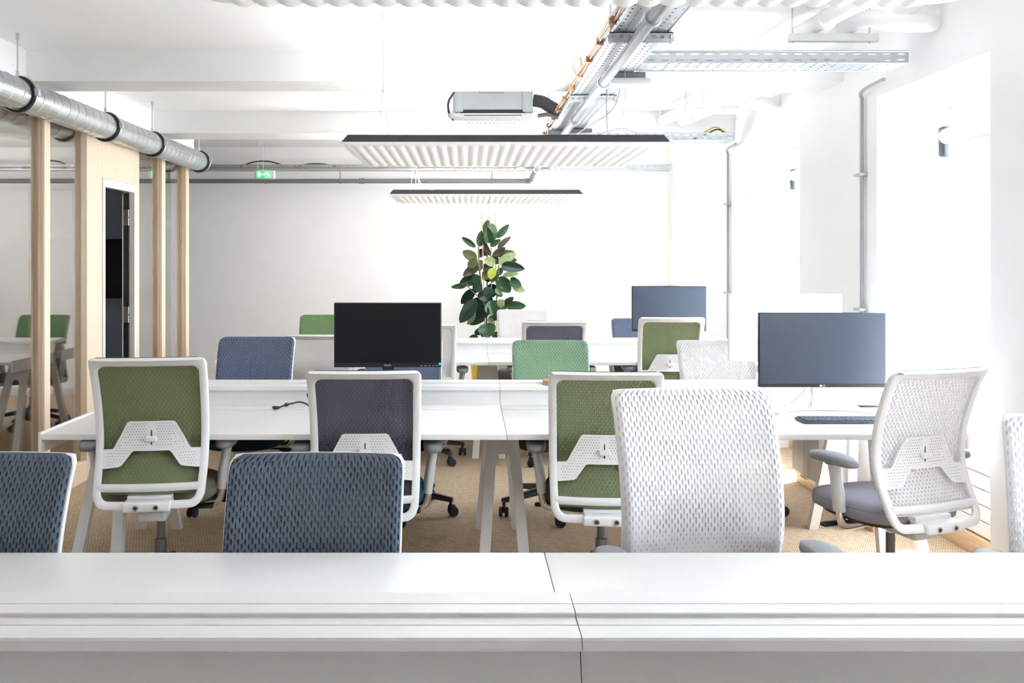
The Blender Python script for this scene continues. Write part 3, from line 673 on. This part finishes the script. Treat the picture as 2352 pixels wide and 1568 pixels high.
def make_chair():
    t = thing('office_chair', 'chair', 'chair')
    fr = MB()
    ring_mesh(fr, rrect(wout, .40, 1.022, .055, .028), rrect(lambda z: wout(z)-.034, .432, .984, .03, .03), .0125)
    base = len(fr.v)
    # crossbar under the mesh
    b2 = MB(); nn_ = 24; m = 10
    for i in range(nn_+1):
        x = -.205+.41*i/nn_
        for k in range(m):
            a = 2*PI*k/m; z = .482+.0165*math.copysign(abs(math.sin(a))**.7, math.sin(a)); b2.v.append((x, yb(x, .482)+.0125*math.copysign(abs(math.cos(a))**.7, math.cos(a)), z))
    for i in range(nn_):
        for k in range(m): b2.f.append((i*m+k, i*m+(k+1) % m, (i+1)*m+(k+1) % m, (i+1)*m+k))
    fr.add(b2.v, b2.f)
    # thin lip that turns back at the top
    lip = MB(); lip.grid(lambda u, v: ((u-.5)*(.452-.02*v*v), yb((u-.5)*.45, 1.02)+.004-.028*v, 1.0145+.005*math.sin(PI*v)-.002*v), 20, 4)
    lip.grid(lambda u, v: ((u-.5)*(.452-.02*v*v), yb((u-.5)*.45, 1.02)+.004-.028*v, 1.008+.0045*v), 20, 4)
    fr.add(lip.v, lip.f)
    frame = fr.build('back_frame', M['chairw'], t, smooth=50)
    # perforated mesh cloth over the front of the frame
    nu, nv = 52, 22
    zA, zB = .455, 1.0235
    def hwf(z):
        w_ = wout(z)-.0045; r = .036
        if z > zB-r: q = (z-(zB-r))/r; w_ -= r*(1-math.sqrt(max(0, 1-q*q)))*.85
        return w_
    def clothp(u, v, dep):
        z = zA+(zB-zA)*v; s = 2*u-1; hw = hwf(z); x = s*hw
        edge = max(0, (abs(s)-.90)/.10); roll = .0115*edge**2.2
        et = max(0, (v-.955)/.045); roll = max(roll, .0115*et**2)
        eb = max(0, (.05-v)/.05); roll = max(roll, .010*eb**2)
        return (x, yb(x, z)+.0265-roll-dep, z)
    cl = MB().perf(nu, nv, clothp, .60, .70, .0075, .70, stagger=True,
                   size=lambda u, v: (1.0 if v > .36 else (.85 if v > .3 else .5)), closed=lambda u, v: True)
    cloth = cl.build('back_mesh', FAB['green'], t, smooth=70)
    at = cloth.data.attributes.new('sheer', 'FLOAT', 'FACE')
    at.data.foreach_set('value', [(1.0 if p.center.z > .63 else .25) if len(p.vertices) == 8 else 0.0 for p in cloth.data.polygons])
    # lumbar plate
    half = [(0,.748),(.088,.748),(.098,.742),(.152,.640),(.160,.632),(.199,.630),(.199,.553),(.128,.562),(.118,.567),(.080,.618),(.072,.624),(0,.624)]
    poly = half+[(-x, z) for x, z in half[-2:0:-1]]
    def lp(a_, z, h): return (a_, yb(a_, z)-.003-h, z)
    # fill as strips so it follows the curved back
    pl = MB(); top = lambda x: interp_lin([(0,.748),(.088,.748),(.098,.742),(.152,.640),(.160,.632),(.2,.630)], abs(x)); bot = lambda x: interp_lin([(0,.624),(.072,.624),(.080,.618),(.118,.567),(.128,.562),(.2,.553)], abs(x))
    xs = sorted(set([-.2+.4*i/32 for i in range(33)]+[s*q for s in (-1, 1) for q in (.088,.098,.152,.160,.072,.080,.118,.128)]))
    nx = len(xs); nzp = 5
    for hh in (0, .005):
        for x in xs:
            for k in range(nzp+1):
                z = bot(x)+(top(x)-bot(x))*k/nzp; pl.v.append(lp(x, z, hh))
    o2 = nx*(nzp+1)
    for i in range(nx-1):
        for k in range(nzp):
            q = (i*(nzp+1)+k, (i+1)*(nzp+1)+k, (i+1)*(nzp+1)+k+1, i*(nzp+1)+k+1); pl.f.append(q); pl.f.append(tuple(o2+j for j in q[::-1]))
        for k in (0, nzp):
            a0, b0 = i*(nzp+1)+k, (i+1)*(nzp+1)+k; pl.f.append((a0, b0, o2+b0, o2+a0))
    for i in (0, nx-1):
        for k in range(nzp): a0 = i*(nzp+1)+k; pl.f.append((a0, a0+1, o2+a0+1, o2+a0))
    plate = pl.build('lumbar_plate', M['chairw'], t, smooth=40)
    ph = MB(); r = .0019
    for row in range(16):
        z = .737-.0112*row
        for c in range(-26, 27):
            x = .0112*c+(.0056 if row % 2 else 0)
            if abs(x) < .022 or abs(x) > .182: continue
            if z > top(abs(x)+.006)-.008 or z < bot(max(0, abs(x)-.006))+.008: continue
            if row < 10 and abs(x) < .022: continue
            c0 = Vector(lp(x, z, .0053)); ph.add([c0+Vector((math.cos(a)*r, 0, math.sin(a)*r)) for a in [PI/3*k for k in range(6)]], [tuple(range(6))])
    po = ph.build('perforation', M['slot'], plate, smooth=0); po['kind'] = 'stuff'
    MB().rbox(-.0025, .0025, yb(0,.70)-.0092, yb(0,.70)-.006, .648, .724, .001, 1).build('slot', M['slot'], plate)
    MB().rbox(-.023, .023, yb(0,.675)-.026, yb(0,.675)-.007, .662, .685, .006, 3).build('adjuster_knob', M['chairw'], plate)
    # bracket with two bolts
    br = MB(); br.rbox(-.095, .095, -.285, -.19, .393, .434, .010, 3); br.rbox(-.09, .09, -.22, -.10, .425, .448, .006)
    brk = br.build('back_bracket', M['chairw'], t)
    for x in (-.04, .04):
        T = Matrix.Rotation(PI/2, 4, 'X')
        MB().lathe([(.0001,0),(.0065,0),(.0065,.004),(.011,.005),(.0115,.0),(.0115,-.004)], 18, (x, -.285, .413), T).build('bolt', M['chrome'], brk)
        MB().lathe([(.0001,0),(.0075,0),(.0075,.0035),(.0001,.0035)], 14, (x, -.285, .413), T).build('bolt_socket', M['rubber'], brk)
    # seat cushion
    def outline(a, sx, sy0, sy1, e=.30):
        ca, sa = math.cos(a), math.sin(a)
        x = sx*math.copysign(abs(ca)**(2*e), ca); y = math.copysign(abs(sa)**(2*e), sa); y = y*(sy1 if y > 0 else sy0)
        return x, y
    st = MB(); n = 44; prof = [(.0,.500),(.35,.501),(.62,.500),(.80,.497),(.90,.492),(.97,.482),(1.0,.466),(1.0,.450),(.985,.432),(.93,.424),(.6,.422),(0,.422)]
    for s_, z in prof:
        for k in range(n):
            x, y = outline(2*PI*k/n, .243, .205, .265); dz = -.012*max(0, (y*s_-.12)/.14)**2+.006*(x*s_/.24)**2
            st.v.append((x*s_, y*s_+.02, z+dz))
    for i in range(len(prof)-1):
        for k in range(n): st.f.append((i*n+k, i*n+(k+1) % n, (i+1)*n+(k+1) % n, (i+1)*n+k))
    seat = st.build('seat', FAB['taupe'], t, smooth=60)
    wl = MB(); wl.tube([(lambda p: (p[0]*.985, p[1]*.985+.02, .4785))(outline(2*PI*k/n, .243, .205, .265)) for k in range(n+1)], .003, 6, False); wl.build('welt', FAB['taupe'], seat)
    pn = MB(); 
    for s_, z in ((.9,.424),(.88,.412),(.5,.405),(.001,.405)):
        for k in range(n):
            x, y = outline(2*PI*k/n, .235, .2, .25); pn.v.append((x*s_, y*s_+.02, z))
    for i in range(3):
        for k in range(n): pn.f.append((i*n+k, i*n+(k+1) % n, (i+1)*n+(k+1) % n, (i+1)*n+k))
    pn.build('seat_pan', M['black'], t, smooth=60)
    MB().rbox(-.06, .06, -.19, .10, .365, .408, .012, 3).build('mechanism', M['chairg'], t)
    MB().tube(smooth_path([(-.05,.06,.395),(-.17,.06,.388),(-.25,.06,.385)]), .006, 8).rbox(-.29, -.20, .045, .08, .377, .393, .007, 3).build('lever', M['black'], t)
    MB().tube(smooth_path([(.05,-.02,.392),(.16,-.03,.386),(.2,-.03,.384)]), .006, 8).rbox(.15, .23, -.05, -.015, .376, .391, .007, 3).build('lever', M['black'], t)
    # armrests
    for s in (-1, 1):
        ps = MB(); ps.tube([(s*.258,0,.455),(s*.266,0,.53),(s*.277,0,.60),(s*.285,0,.642),(s*.287,.0,.652)], [.021,.022,.020,.021,.030], 16, True, 1.35)
        arm = ps.build('armrest', M['chairg'], t, smooth=50)
        pd = MB(); n2 = 28; L_ = [(.0,.652),(.8,.652),(.95,.654),(1.0,.662),(1.0,.672),(.95,.682),(.8,.6855),(0,.686)]
        for s_, z in L_:
            for k in range(n2):
                x, y = outline(2*PI*k/n2, .044, .125, .125, .36); pd.v.append((s*.284+x*s_, y*s_+.005, z-.004*(y*s_/.12)**2))
        for i in range(len(L_)-1):
            for k in range(n2): pd.f.append((i*n2+k, i*n2+(k+1) % n2, (i+1)*n2+(k+1) % n2, (i+1)*n2+k))
        pd.build('arm_pad', M['pad'], arm, smooth=60)
        MB().tube(smooth_path([(s*.10,0,.398),(s*.20,0,.394),(s*.238,0,.40),(s*.252,0,.42),(s*.257,0,.46),(s*.262,0,.50)], 6), .013, 12, True, 1.5).build('arm_bracket', M['chrome'], arm)
    # column, hub, star base
    MB().lathe([(.0255,.12),(.0255,.26),(.018,.262),(.018,.355)], 20).build('gas_lift', M['lift'], t)
    MB().lathe([(.03,.09),(.050,.095),(.052,.14),(.044,.168),(.036,.188),(.029,.192)], 24).build('hub', M['black'], t)
    for k in range(5):
        a = 2*PI*k/5+.35; T = Matrix.Rotation(a, 4, 'Z'); b = MB(); n_ = 8; secs = []
        for q in range(n_+1):
            f = q/n_; x = .03+.285*f; wz = .026-.010*f; hz = .024-.010*f; zc = .142-.050*f-.004*math.sin(PI*f)
            for (dx, dz) in ((-1,-.8),(1,-.8),(1,.4),(.55,1),(-.55,1),(-1,.4)): b.v.append(tuple(T @ Vector((x, dx*wz, zc+dz*hz))))
        for q in range(n_):
            for j in range(6): b.f.append((q*6+j, q*6+(j+1) % 6, (q+1)*6+(j+1) % 6, (q+1)*6+j))
        b.f.append(tuple(range(6))); b.f.append(tuple(n_*6+j for j in range(6)))
        leg = b.build('base_leg', M['black'], t, smooth=40)
        cs = MB(); tilt = a+.6*math.sin(k*2.3)+1.1; R = Matrix.Rotation(tilt, 4, 'Z'); c0 = T @ Vector((.305, 0, 0))
        for sg in (-1, 1):
            Tw = Matrix.Translation(c0) @ R @ Matrix.Translation((.012, sg*.017, .029)) @ Matrix.Rotation(PI/2, 4, 'X')
            cs.lathe([(.012,-.010),(.025,-.009),(.029,-.005),(.029,.005),(.025,.009),(.012,.010)], 20, (0,0,0), Tw)
        Tb = Matrix.Translation(c0) @ R
        cs.rbox(-.018, .024, -.0065, .0065, .024, .066, .006, 2, Tb); cs.tube([Tb @ Vector((-.002,0,.055)), Tb @ Vector((-.002,0,.092))], .009, 10)
        cs.build('caster', M['rubber'], leg, smooth=40)
    return t
def interp_lin(tab, x):
    for (a, fa), (b, fb) in zip(tab, tab[1:]):
        if x <= b: return fa+(fb-fa)*(x-a)/(b-a)
    return tab[-1][1]
chair0 = make_chair(); used = []
def chair(x, y, rz, ztop, cloth, seat, label, group):
    r = chair0 if not used else dup(chair0); used.append(r)
    r.location = (x, y, 0); r.rotation_euler = (0, 0, rz); tag(r, label, 'chair', group)
    dz = ztop-1.025
    for c in r.children:
        nm = c.name.split('.')[0]
        if nm in ('back_frame', 'back_mesh', 'lumbar_plate', 'back_bracket'): c.location.z = dz if nm != 'back_bracket' else dz
        elif nm in ('seat', 'seat_pan', 'mechanism', 'lever', 'armrest'): c.location.z = max(-.04, dz*.3)
        m = FAB[cloth] if nm == 'back_mesh' else FAB[seat] if nm == 'seat' else None
        if m:
            for o in [c]+list(c.children):
                o.material_slots[0].link = 'OBJECT'; o.material_slots[0].material = m
    return r
FG, NG, MG, TG, RG = 'chairs along the back of the front desk', 'chairs along the near side of the middle desk', 'chairs along the back of the middle desk', 'chairs along the near side of the third desk', 'chairs along the back of the third desk'
# nearest row, facing us over the front desk
chair(X_(713, 2.33), 2.19, PI, .951, 'blue', 'dark', 'slate blue mesh chair whole across its width, just behind the front desk', FG)
chair(X_(-78, 2.33), 2.195, PI, .951, 'blue', 'dark', 'slate blue mesh chair cut by the frame edge, nearest the glass partition', FG)
chair(X_(1628, 2.50), 2.36, PI+.09, 1.104, 'white', 'greyc', 'white mesh chair whole in view behind the front desk, facing us', FG)
chair(1.645, 2.27, PI-.42, 1.035, 'white', 'greyc', 'pale mesh chair cut by the frame edge nearest the window wall', FG)
# middle desk, near side, backs to us
chair(-1.338, 3.96, .12, 1.079, 'green', 'olive', 'moss green chair with its back to us at the partition end of the middle desk', NG)
chair(X_(833, 3.74), 3.96, .03, 1.026, 'indigo', 'teal', 'indigo grey chair with teal seat, back to us in front of the middle monitor', NG)
chair(.588, 3.96, -.07, 1.021, 'green', 'taupe', 'moss green chair with its back to us beside the white chair and desk seam', NG)
chair(1.745, 3.73, .33, 1.058, 'white', 'greyc', 'white mesh chair turned sideways at the keyboard by the window', NG)
# middle desk, far side, facing us
chair(X_(577, 5.4), 5.31, PI, 1.005, 'sky', 'dark', 'slate blue chair facing us behind the partition end of the middle desk', MG)
chair(X_(924, 5.4), 5.31, PI, .998, 'sky', 'dark', 'slate blue chair mostly hidden behind the middle black monitor', MG)
chair(X_(1266, 5.4), 5.31, PI-.03, .985, 'mint', 'taupe', 'mint green chair facing us behind the wooden coasters', MG)
chair(X_(1658, 5.4), 5.31, PI, .985, 'white', 'greyc', 'white chair facing us behind the white monitor casing', MG)
# third desk, near side
chair(X_(734, 6.5), 6.72, -.03, .948, 'white', 'greyc', 'white chair with its back to us below the leaf green chair', TG)
chair(X_(971, 6.5), 6.72, .03, 1.023, 'white', 'greyc', 'white chair with its back to us mostly hidden by the middle black monitor', TG)
chair(X_(1273, 6.5), 6.72, .0, 1.045, 'indigo', 'taupe', 'indigo chair with its back to us behind the mint green chair', TG)
chair(X_(1545, 6.5), 6.72, -.05, 1.072, 'green', 'taupe', 'sunlit pale green chair with its back to us below the far monitor', TG)
# third desk, far side
chair(X_(745, 8.25), 8.08, PI, .976, 'leafg', 'taupe', 'leaf green chair facing us at the far desk, beside the middle monitor', RG)
chair(X_(1201, 8.25), 8.08, PI, 1.024, 'white', 'greyc', 'white chair facing us directly beside the rubber plant', RG)
chair(X_(1465, 8.25), 8.08, PI, .944, 'sky', 'dark', 'light blue chair facing us half hidden by the far monitor', RG)

# ================================================================== MONITORS AND DESK ITEMS
def text(body, size, loc, m, parent, name='lettering'):
    c = bpy.data.curves.new(name, 'FONT'); c.body = body; c.size = size; c.align_x = 'CENTER'; c.align_y = 'CENTER'; c.extrude = .0003
    c.materials.append(m); q = bpy.data.objects.new('outline', c); COL.objects.link(q); bpy.context.view_layer.update()
    me = bpy.data.meshes.new_from_object(q.evaluated_get(bpy.context.evaluated_depsgraph_get())); bpy.data.objects.remove(q)
    me.name = name; o = bpy.data.objects.new(name, me); COL.objects.link(o); o.parent = parent; o.location = loc; o.rotation_euler = (PI/2, 0, 0); return o
# middle monitor
d = 4.52; xc = X_(890.5, d); zb = H-(843-CY)*d/F; zt = H-(695-CY)*d/F; hw = 247*d/F/2
mo = thing('monitor', 'black computer monitor in the middle of the picture, above the indigo chair', 'monitor', (xc, d, ZD_+.004))
z0, z1 = zb-ZD_-.004, zt-ZD_-.004
MB().rbox(-hw, hw, 0, .030, z0, z1, .003).build('housing', M['bezel'], mo)
MB().rbox(-hw+.004, hw-.004, -.0015, .002, z0+.021, z1-.004, .0008, 1).build('screen', M['screen'], mo)
MB().rbox(-hw+.001, hw-.001, -.003, .004, z0, z0+.020, .001, 1).build('chin', M['bezel'], mo)
text('PHILIPS', .0115, (0, -.0035, z0+.0095), M['silver'], mo)
sk = MB().rbox(hw-.015, hw-.001, -.004, -.0028, z0+.010, z0+.023, .0005, 1).build('energy_sticker', M['sticker'], mo)
bt = MB()
for k in range(4): bt.box(hw-.105+.02*k, hw-.094+.02*k, -.0035, -.003, z0+.006, z0+.008)
bt.box(hw-.025, hw-.021, -.0035, -.003, z0+.005, z0+.009); bt.build('button_marks', M['silver'], mo, smooth=0)
MB().rbox(-.03, .03, .03, .055, .012, z0+.2, .006).build('stand', M['bezel'], mo)
MB().rbox(-.12, .12, -.06, .09, 0, .012, .006, 3).build('foot', M['bezel'], mo)
# monitor with curved stand by the window
d = 4.42; xc = X_(1889, d); zb = H-(889-CY)*d/F; zt = H-(718-CY)*d/F; hw = 290.5*d/F/2
mo = thing('monitor', 'dark monitor with silver curved stand behind the keyboard by the window', 'monitor', (xc, d, ZD_), math.radians(-1))
z0, z1 = zb-ZD_, zt-ZD_
MB().rbox(-hw, hw, 0, .022, z0, z1, .003).build('housing', M['bezel'], mo)
MB().rbox(-hw+.004, hw-.004, -.0015, .002, z0+.016, z1-.004, .0008, 1).build('screen', M['screen2'], mo)
MB().rbox(-hw+.001, hw-.001, -.003, .003, z0, z0+.0155, .001, 1).build('chin', M['bezel'], mo)
text('LG', .012, (.006, -.0035, z0+.008), M['silver'], mo)
MB().lathe([(.0001,0),(.0055,0),(.0055,.0008),(.0001,.0008)], 18, (-.009, -.0031, z0+.008), Matrix.Rotation(PI/2, 4, 'X')).build('logo_disc', M['silver'], mo)
MB().rbox(-.035, .035, .045, .065, .01, z0+.22, .008, 3).build('stand', M['lac'], mo)
MB().rbox(-.06, .06, .02, .05, z0+.10, z0+.22, .006).build('neck_mount', M['lac'], mo)
arc = [( .26*math.sin(a), .06-.26*(1-math.cos(a))*.9, .010) for a in [(-1.15+2.3*k/24) for k in range(25)]]
MB().tube(arc, .016, 10, True, .55).build('foot', M['lac'], mo)
tag(MB().tube(smooth_path([P(1755,888,4.47),P(1762,930,4.48),P(1790,936,4.5),P(1830,915,4.48),P(1852,890,4.47)]), .0032, 8).build('monitor_cable', M['cablew']), 'thin white cable looping below the monitor with the curved stand', 'cable')
tag(MB().tube(smooth_path([P(1860,890,4.50),P(1866,920,4.49),P(1845,940,4.47),P(1805,946,4.44),P(1802,952,4.38)]), .005, 8).build('power_lead', M['cablew']), 'thick white lead running from the curved stand to the desktop', 'cable')
# keyboard
kx0, kx1, kd = X_(1840, 4.15), X_(2045, 4.15), 4.17
kb = thing('keyboard', 'slate grey computer keyboard in front of the curved stand monitor', 'keyboard', ((kx0+kx1)/2, kd, ZD_+.001))
hk = (kx1-kx0)/2
MB().rbox(-hk, hk, -.065, .065, 0, .012, .004, 2).build('case', M['keyb'], kb)
ks = MB()
for r in range(6):
    y0 = -.058+.0195*r; n = 18 if r else 13
    for c in range(n):
        wk = 2*hk*.96/n; xk = -hk*.96+wk*c; ks.rbox(xk+.0012, xk+wk-.0012, y0, y0+.0165, .011, .0165, .0015, 1)
ko = ks.build('keys', M['keyb'], kb, smooth=0); ko['kind'] = 'stuff'
# monitor seen from behind (white casing)
d = 4.96; xc = X_(1805, d); hw = 260*d/F/2; zt = H-(675-CY)*d/F
mo = thing('monitor', 'white casing of a monitor seen from behind near the window pier', 'monitor', (xc, d, ZD_))
z1 = zt-ZD_
MB().rbox(-hw, hw, 0, .03, z1-.37, z1, .004).build('housing', M['lac'], mo)
MB().rbox(-hw+.004, hw-.004, .029, .032, z1-.355, z1-.004, .001, 1).build('screen', M['screen'], mo)
MB().rbox(-.05, .05, -.025, .0, z1-.28, z1-.16, .006).build('neck_mount', M['lac'], mo)
MB().rbox(-.03, .03, -.04, -.02, .01, z1-.2, .006).build('stand', M['lac'], mo)
MB().rbox(-.13, .13, -.10, .08, 0, .012, .006, 3).build('foot', M['lac'], mo)
# far monitor on the third desk
d = 7.20; xc = X_(1534, d); hw = 170*d/F/2; zt = H-(656-CY)*d/F; zb = H-(760-CY)*d/F
mo = thing('monitor', 'dark monitor on the farthest desk above the sunlit green chair', 'monitor', (xc, d-.05, ZD_))
z0, z1 = zb-ZD_, zt-ZD_
MB().rbox(-hw, hw, 0, .03, z0, z1, .004).build('housing', M['bezel'], mo)
MB().rbox(-hw+.005, hw-.005, -.0015, .002, z0+.02, z1-.005, .001, 1).build('screen', M['screen2'], mo)
MB().rbox(-.03, .03, .03, .05, .01, z0+.2, .006).build('stand', M['bezel'], mo)
MB().rbox(-.12, .12, -.03, .09, 0, .012, .006, 3).build('foot', M['bezel'], mo)
# coasters on the middle shelf
for k in range(3):
    tag(MB().lathe([(.0001,0),(.049,0),(.05,.001),(.05,.0065),(.049,.0075),(.0001,.0075)], 32, (X_(1268, 4.72)+.002*(k % 2), 4.725, .8265+.0078*k)).build('coaster', M['cork']),
        'round orange wood coaster, %s of three on the white shelf' % ('lowest', 'middle one', 'topmost')[k], 'coaster', 'wooden coasters on the middle shelf')
# black power cable lying on the middle desk
pc = thing('power_cable', 'black power cable with plug lying in the middle desk channel', 'cable', (0, 0, 0))
MB().tube(smooth_path([P(640,936,4.52),P(655,930,4.53),P(672,926,4.55),P(690,923,4.57),P(708,930,4.57),P(722,945,4.52)]), .0045, 8).build('cord', M['cable'], pc)
MB().tube([P(626,935,4.50),P(634,936,4.51),P(641,935.5,4.52)], [.006,.009,.007], 10).build('plug', M['rubber'], pc)
MB().tube([P(653,931,4.53),P(658,929,4.535),P(663,928,4.54)], [.006,.010,.006], 10).build('ferrite', M['rubber'], pc)
MB().tube(smooth_path([P(716,925,4.60),P(708,912,4.62),P(706,905,4.63),P(712,902,4.64)]), .004, 8).build('loop', M['cable'], pc)
cp2 = MB().rbox(X_(1968,4.6), X_(2010,4.6), 4.55, 4.59, ZD_+.0045, ZD_+.012, .002).build('cable_clip', M['black']); tag(cp2, 'small black clip on the desktop behind the turned white chair', 'clip')
# computer tower hung under the middle desk
ct = thing('computer_tower', 'white computer tower hung under the window end of the middle desk', 'computer', (X_(1885, 5.1), 5.1, .26))
MB().rbox(-.09, .09, -.2, .2, 0, .42, .006).build('case', M['tower'], ct)
MB().rbox(-.06, .06, -.202, -.198, .30, .38, .003).build('drive_panel', M['lac'], ct)
MB().rbox(-.10, -.09, -.04, .04, -.005, .44, .002).rbox(.09, .10, -.04, .04, -.005, .44, .002).rbox(-.10, .10, -.04, .04, -.012, -.004, .002).build('holder', M['lac'], ct)

# ================================================================== RUBBER PLANT
PD = 9.35; KP = PD/F
def Z(zx, zy, dd=0): return P(1000+zx/4.75, 470+zy/4.75, PD+dd)
base = P(1118, 900, PD); plant = thing('rubber_plant', 'tall rubber plant on bamboo stakes in a yellow pot by the end wall', 'plant', (base.x, PD, 0))
off = Vector((base.x, PD, 0))
MB().lathe([(.11,0),(.135,.01),(.16,.30),(.168,.40),(.168,.42),(.155,.42),(.150,.38),(.0001,.38)], 36).build('pot', M['pot'], plant)
MB().lathe([(.0001,.375),(.149,.375),(.149,.392),(.0001,.40)], 24).build('soil', M['soil'], plant)
for k, pts in enumerate((((505,100),(515,350),(520,600),(528,900),(545,1260),(548,1900)), ((588,118),(600,210),(608,500),(612,900),(590,1300),(585,1900)), ((655,100),(658,350),(660,700),(668,1000),(665,1300),(655,1900)))):
    MB().tube([Z(x, y, (-.06,.0,.06)[k])-off for x, y in pts], .0048, 8).build('stake', M['stake'], plant)
for k, pts in enumerate((((560,420),(570,700),(560,1000),(560,1300),(570,1900)), ((470,460),(480,700),(520,1000),(550,1400),(560,1900)), ((690,660),(680,900),(650,1200),(620,1500),(600,1900)), ((475,1010),(400,940),(335,865)))):
    MB().tube(smooth_path([Z(x, y, (.02,-.03,.03,-.05)[k])-off for x, y in pts], 4), .008 if k < 3 else .005, 8).build('stem', M['stem'], plant)
def leaf_mesh(name, curl, fold):
    mb = MB(); nL, nW = 10, 4
    for i in range(nL+1):
        t = i/nL; wv = (math.sin(PI*min(1, t**.85))**.62 if 0 < t < 1 else 0)*.5
        wv = max(wv, .012) if t < .97 else .004
        for j in range(-nW, nW+1):
            s = j/nW; mb.v.append((s*wv, t, fold*abs(s)*wv*1.0-curl*(t-.1)**2+.015*math.sin(t*14)*abs(s)))
    W = 2*nW+1
    for i in range(nL):
        for j in range(W-1): mb.f.append((i*W+j, i*W+j+1, (i+1)*W+j+1, (i+1)*W+j))
    me = bpy.data.meshes.new(name); me.from_pydata(mb.v, [], mb.f); me.update(); me.polygons.foreach_set('use_smooth', [True]*len(me.polygons)); return me
LM = {}
for k in LEAF:
    for v, (cu_, fo) in enumerate(((.12,.22),(.28,.12),(.03,.34))):
        me = leaf_mesh('leaf', cu_, fo); me.materials.append(LEAF[k]); LM[k, v] = me
leaves = [(560,420,575,160,110,'g'),(600,405,622,200,105,'l'),(590,420,560,240,80,'g'),(665,360,805,215,60,'g'),(680,480,815,338,50,'b'),(600,450,715,380,50,'l'),(440,465,285,352,50,'g'),
 (455,595,290,500,85,'o'),(480,460,500,280,65,'g'),(600,560,485,360,48,'b'),(560,560,530,465,70,'b'),(620,555,765,465,55,'b'),(640,560,865,508,62,'o'),(690,650,875,520,85,'p'),(655,645,530,600,85,'p'),
 (720,660,975,700,88,'d'),(715,680,900,712,55,'g'),(730,775,910,750,48,'p'),(460,600,350,680,80,'o'),(470,665,310,765,80,'b'),(475,790,258,875,105,'d'),(335,890,170,897,48,'g'),(430,920,275,1085,85,'d'),
 (440,1030,265,1290,115,'d'),(450,1040,290,1150,80,'d'),(505,1005,470,1198,185,'g'),(600,1040,640,1212,150,'g'),(565,1180,370,1305,95,'d'),(440,1190,340,1315,50,'p'),(550,1290,585,1450,150,'l'),
 (520,930,560,1050,120,'d'),(600,860,640,1005,100,'d'),(665,800,820,955,125,'g'),(810,830,940,890,85,'l'),(840,890,980,940,65,'p'),(750,1105,990,1105,78,'g'),(750,1090,850,1010,55,'g'),(690,1110,740,1035,75,'p'),
 (620,690,515,820,85,'o'),(640,690,592,815,75,'y'),(685,690,725,775,65,'g'),(650,740,610,850,90,'g'),(690,890,700,985,75,'p'),(445,1360,490,1410,70,'d'),(470,1450,365,1452,55,'g'),(650,1385,660,1450,75,'d'),
 (640,1200,650,1265,110,'d'),(580,1230,620,1290,55,'o'),(500,880,415,930,85,'d'),(560,760,580,835,75,'d'),(700,600,765,560,58,'g'),(820,612,885,608,45,'l'),(815,808,885,808,36,'g'),(700,1115,775,1132,45,'d'),
 (460,760,430,872,75,'g'),(500,600,482,720,55,'o'),(520,1000,620,1085,95,'d'),(540,640,610,740,90,'d'),(600,900,560,1000,100,'d'),(560,1100,480,1240,110,'d'),(640,950,740,990,60,'g'),(480,820,430,960,80,'d'),
 (600,720,660,820,90,'g'),(560,1350,500,1440,80,'d'),(610,560,690,640,70,'g'),(520,480,480,580,60,'d'),(600,1120,700,1180,85,'d'),(640,1500,760,1580,90,'g'),(520,1520,420,1600,90,'g'),(600,1560,660,1680,100,'d')]
for i, (bx, by, tx, ty, wd, c) in enumerate(leaves):
    rnd = random.Random(i*13+5); d0 = rnd.uniform(-.10, .10); dt = rnd.uniform(-.10, .06)
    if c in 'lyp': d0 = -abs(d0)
    a = Z(bx, by, d0)-off; b = Z(tx, ty, d0+dt)-off; Lg = (b-a).length; y = (b-a).normalized()
    nrm = Vector((rnd.uniform(-.35,.35), -1, rnd.uniform(.0,.5))); x = y.cross(nrm).normalized(); z = x.cross(y).normalized()
    Wd = wd/4.75*KP*1.3
    mw = Matrix(((x.x*Wd, y.x*Lg, z.x*Lg*.8, a.x), (x.y*Wd, y.y*Lg, z.y*Lg*.8, a.y), (x.z*Wd, y.z*Lg, z.z*Lg*.8, a.z), (0,0,0,1)))
    o = bpy.data.objects.new('leaf', LM[c, i % 3]); COL.objects.link(o); o.parent = plant; o.matrix_basis = mw
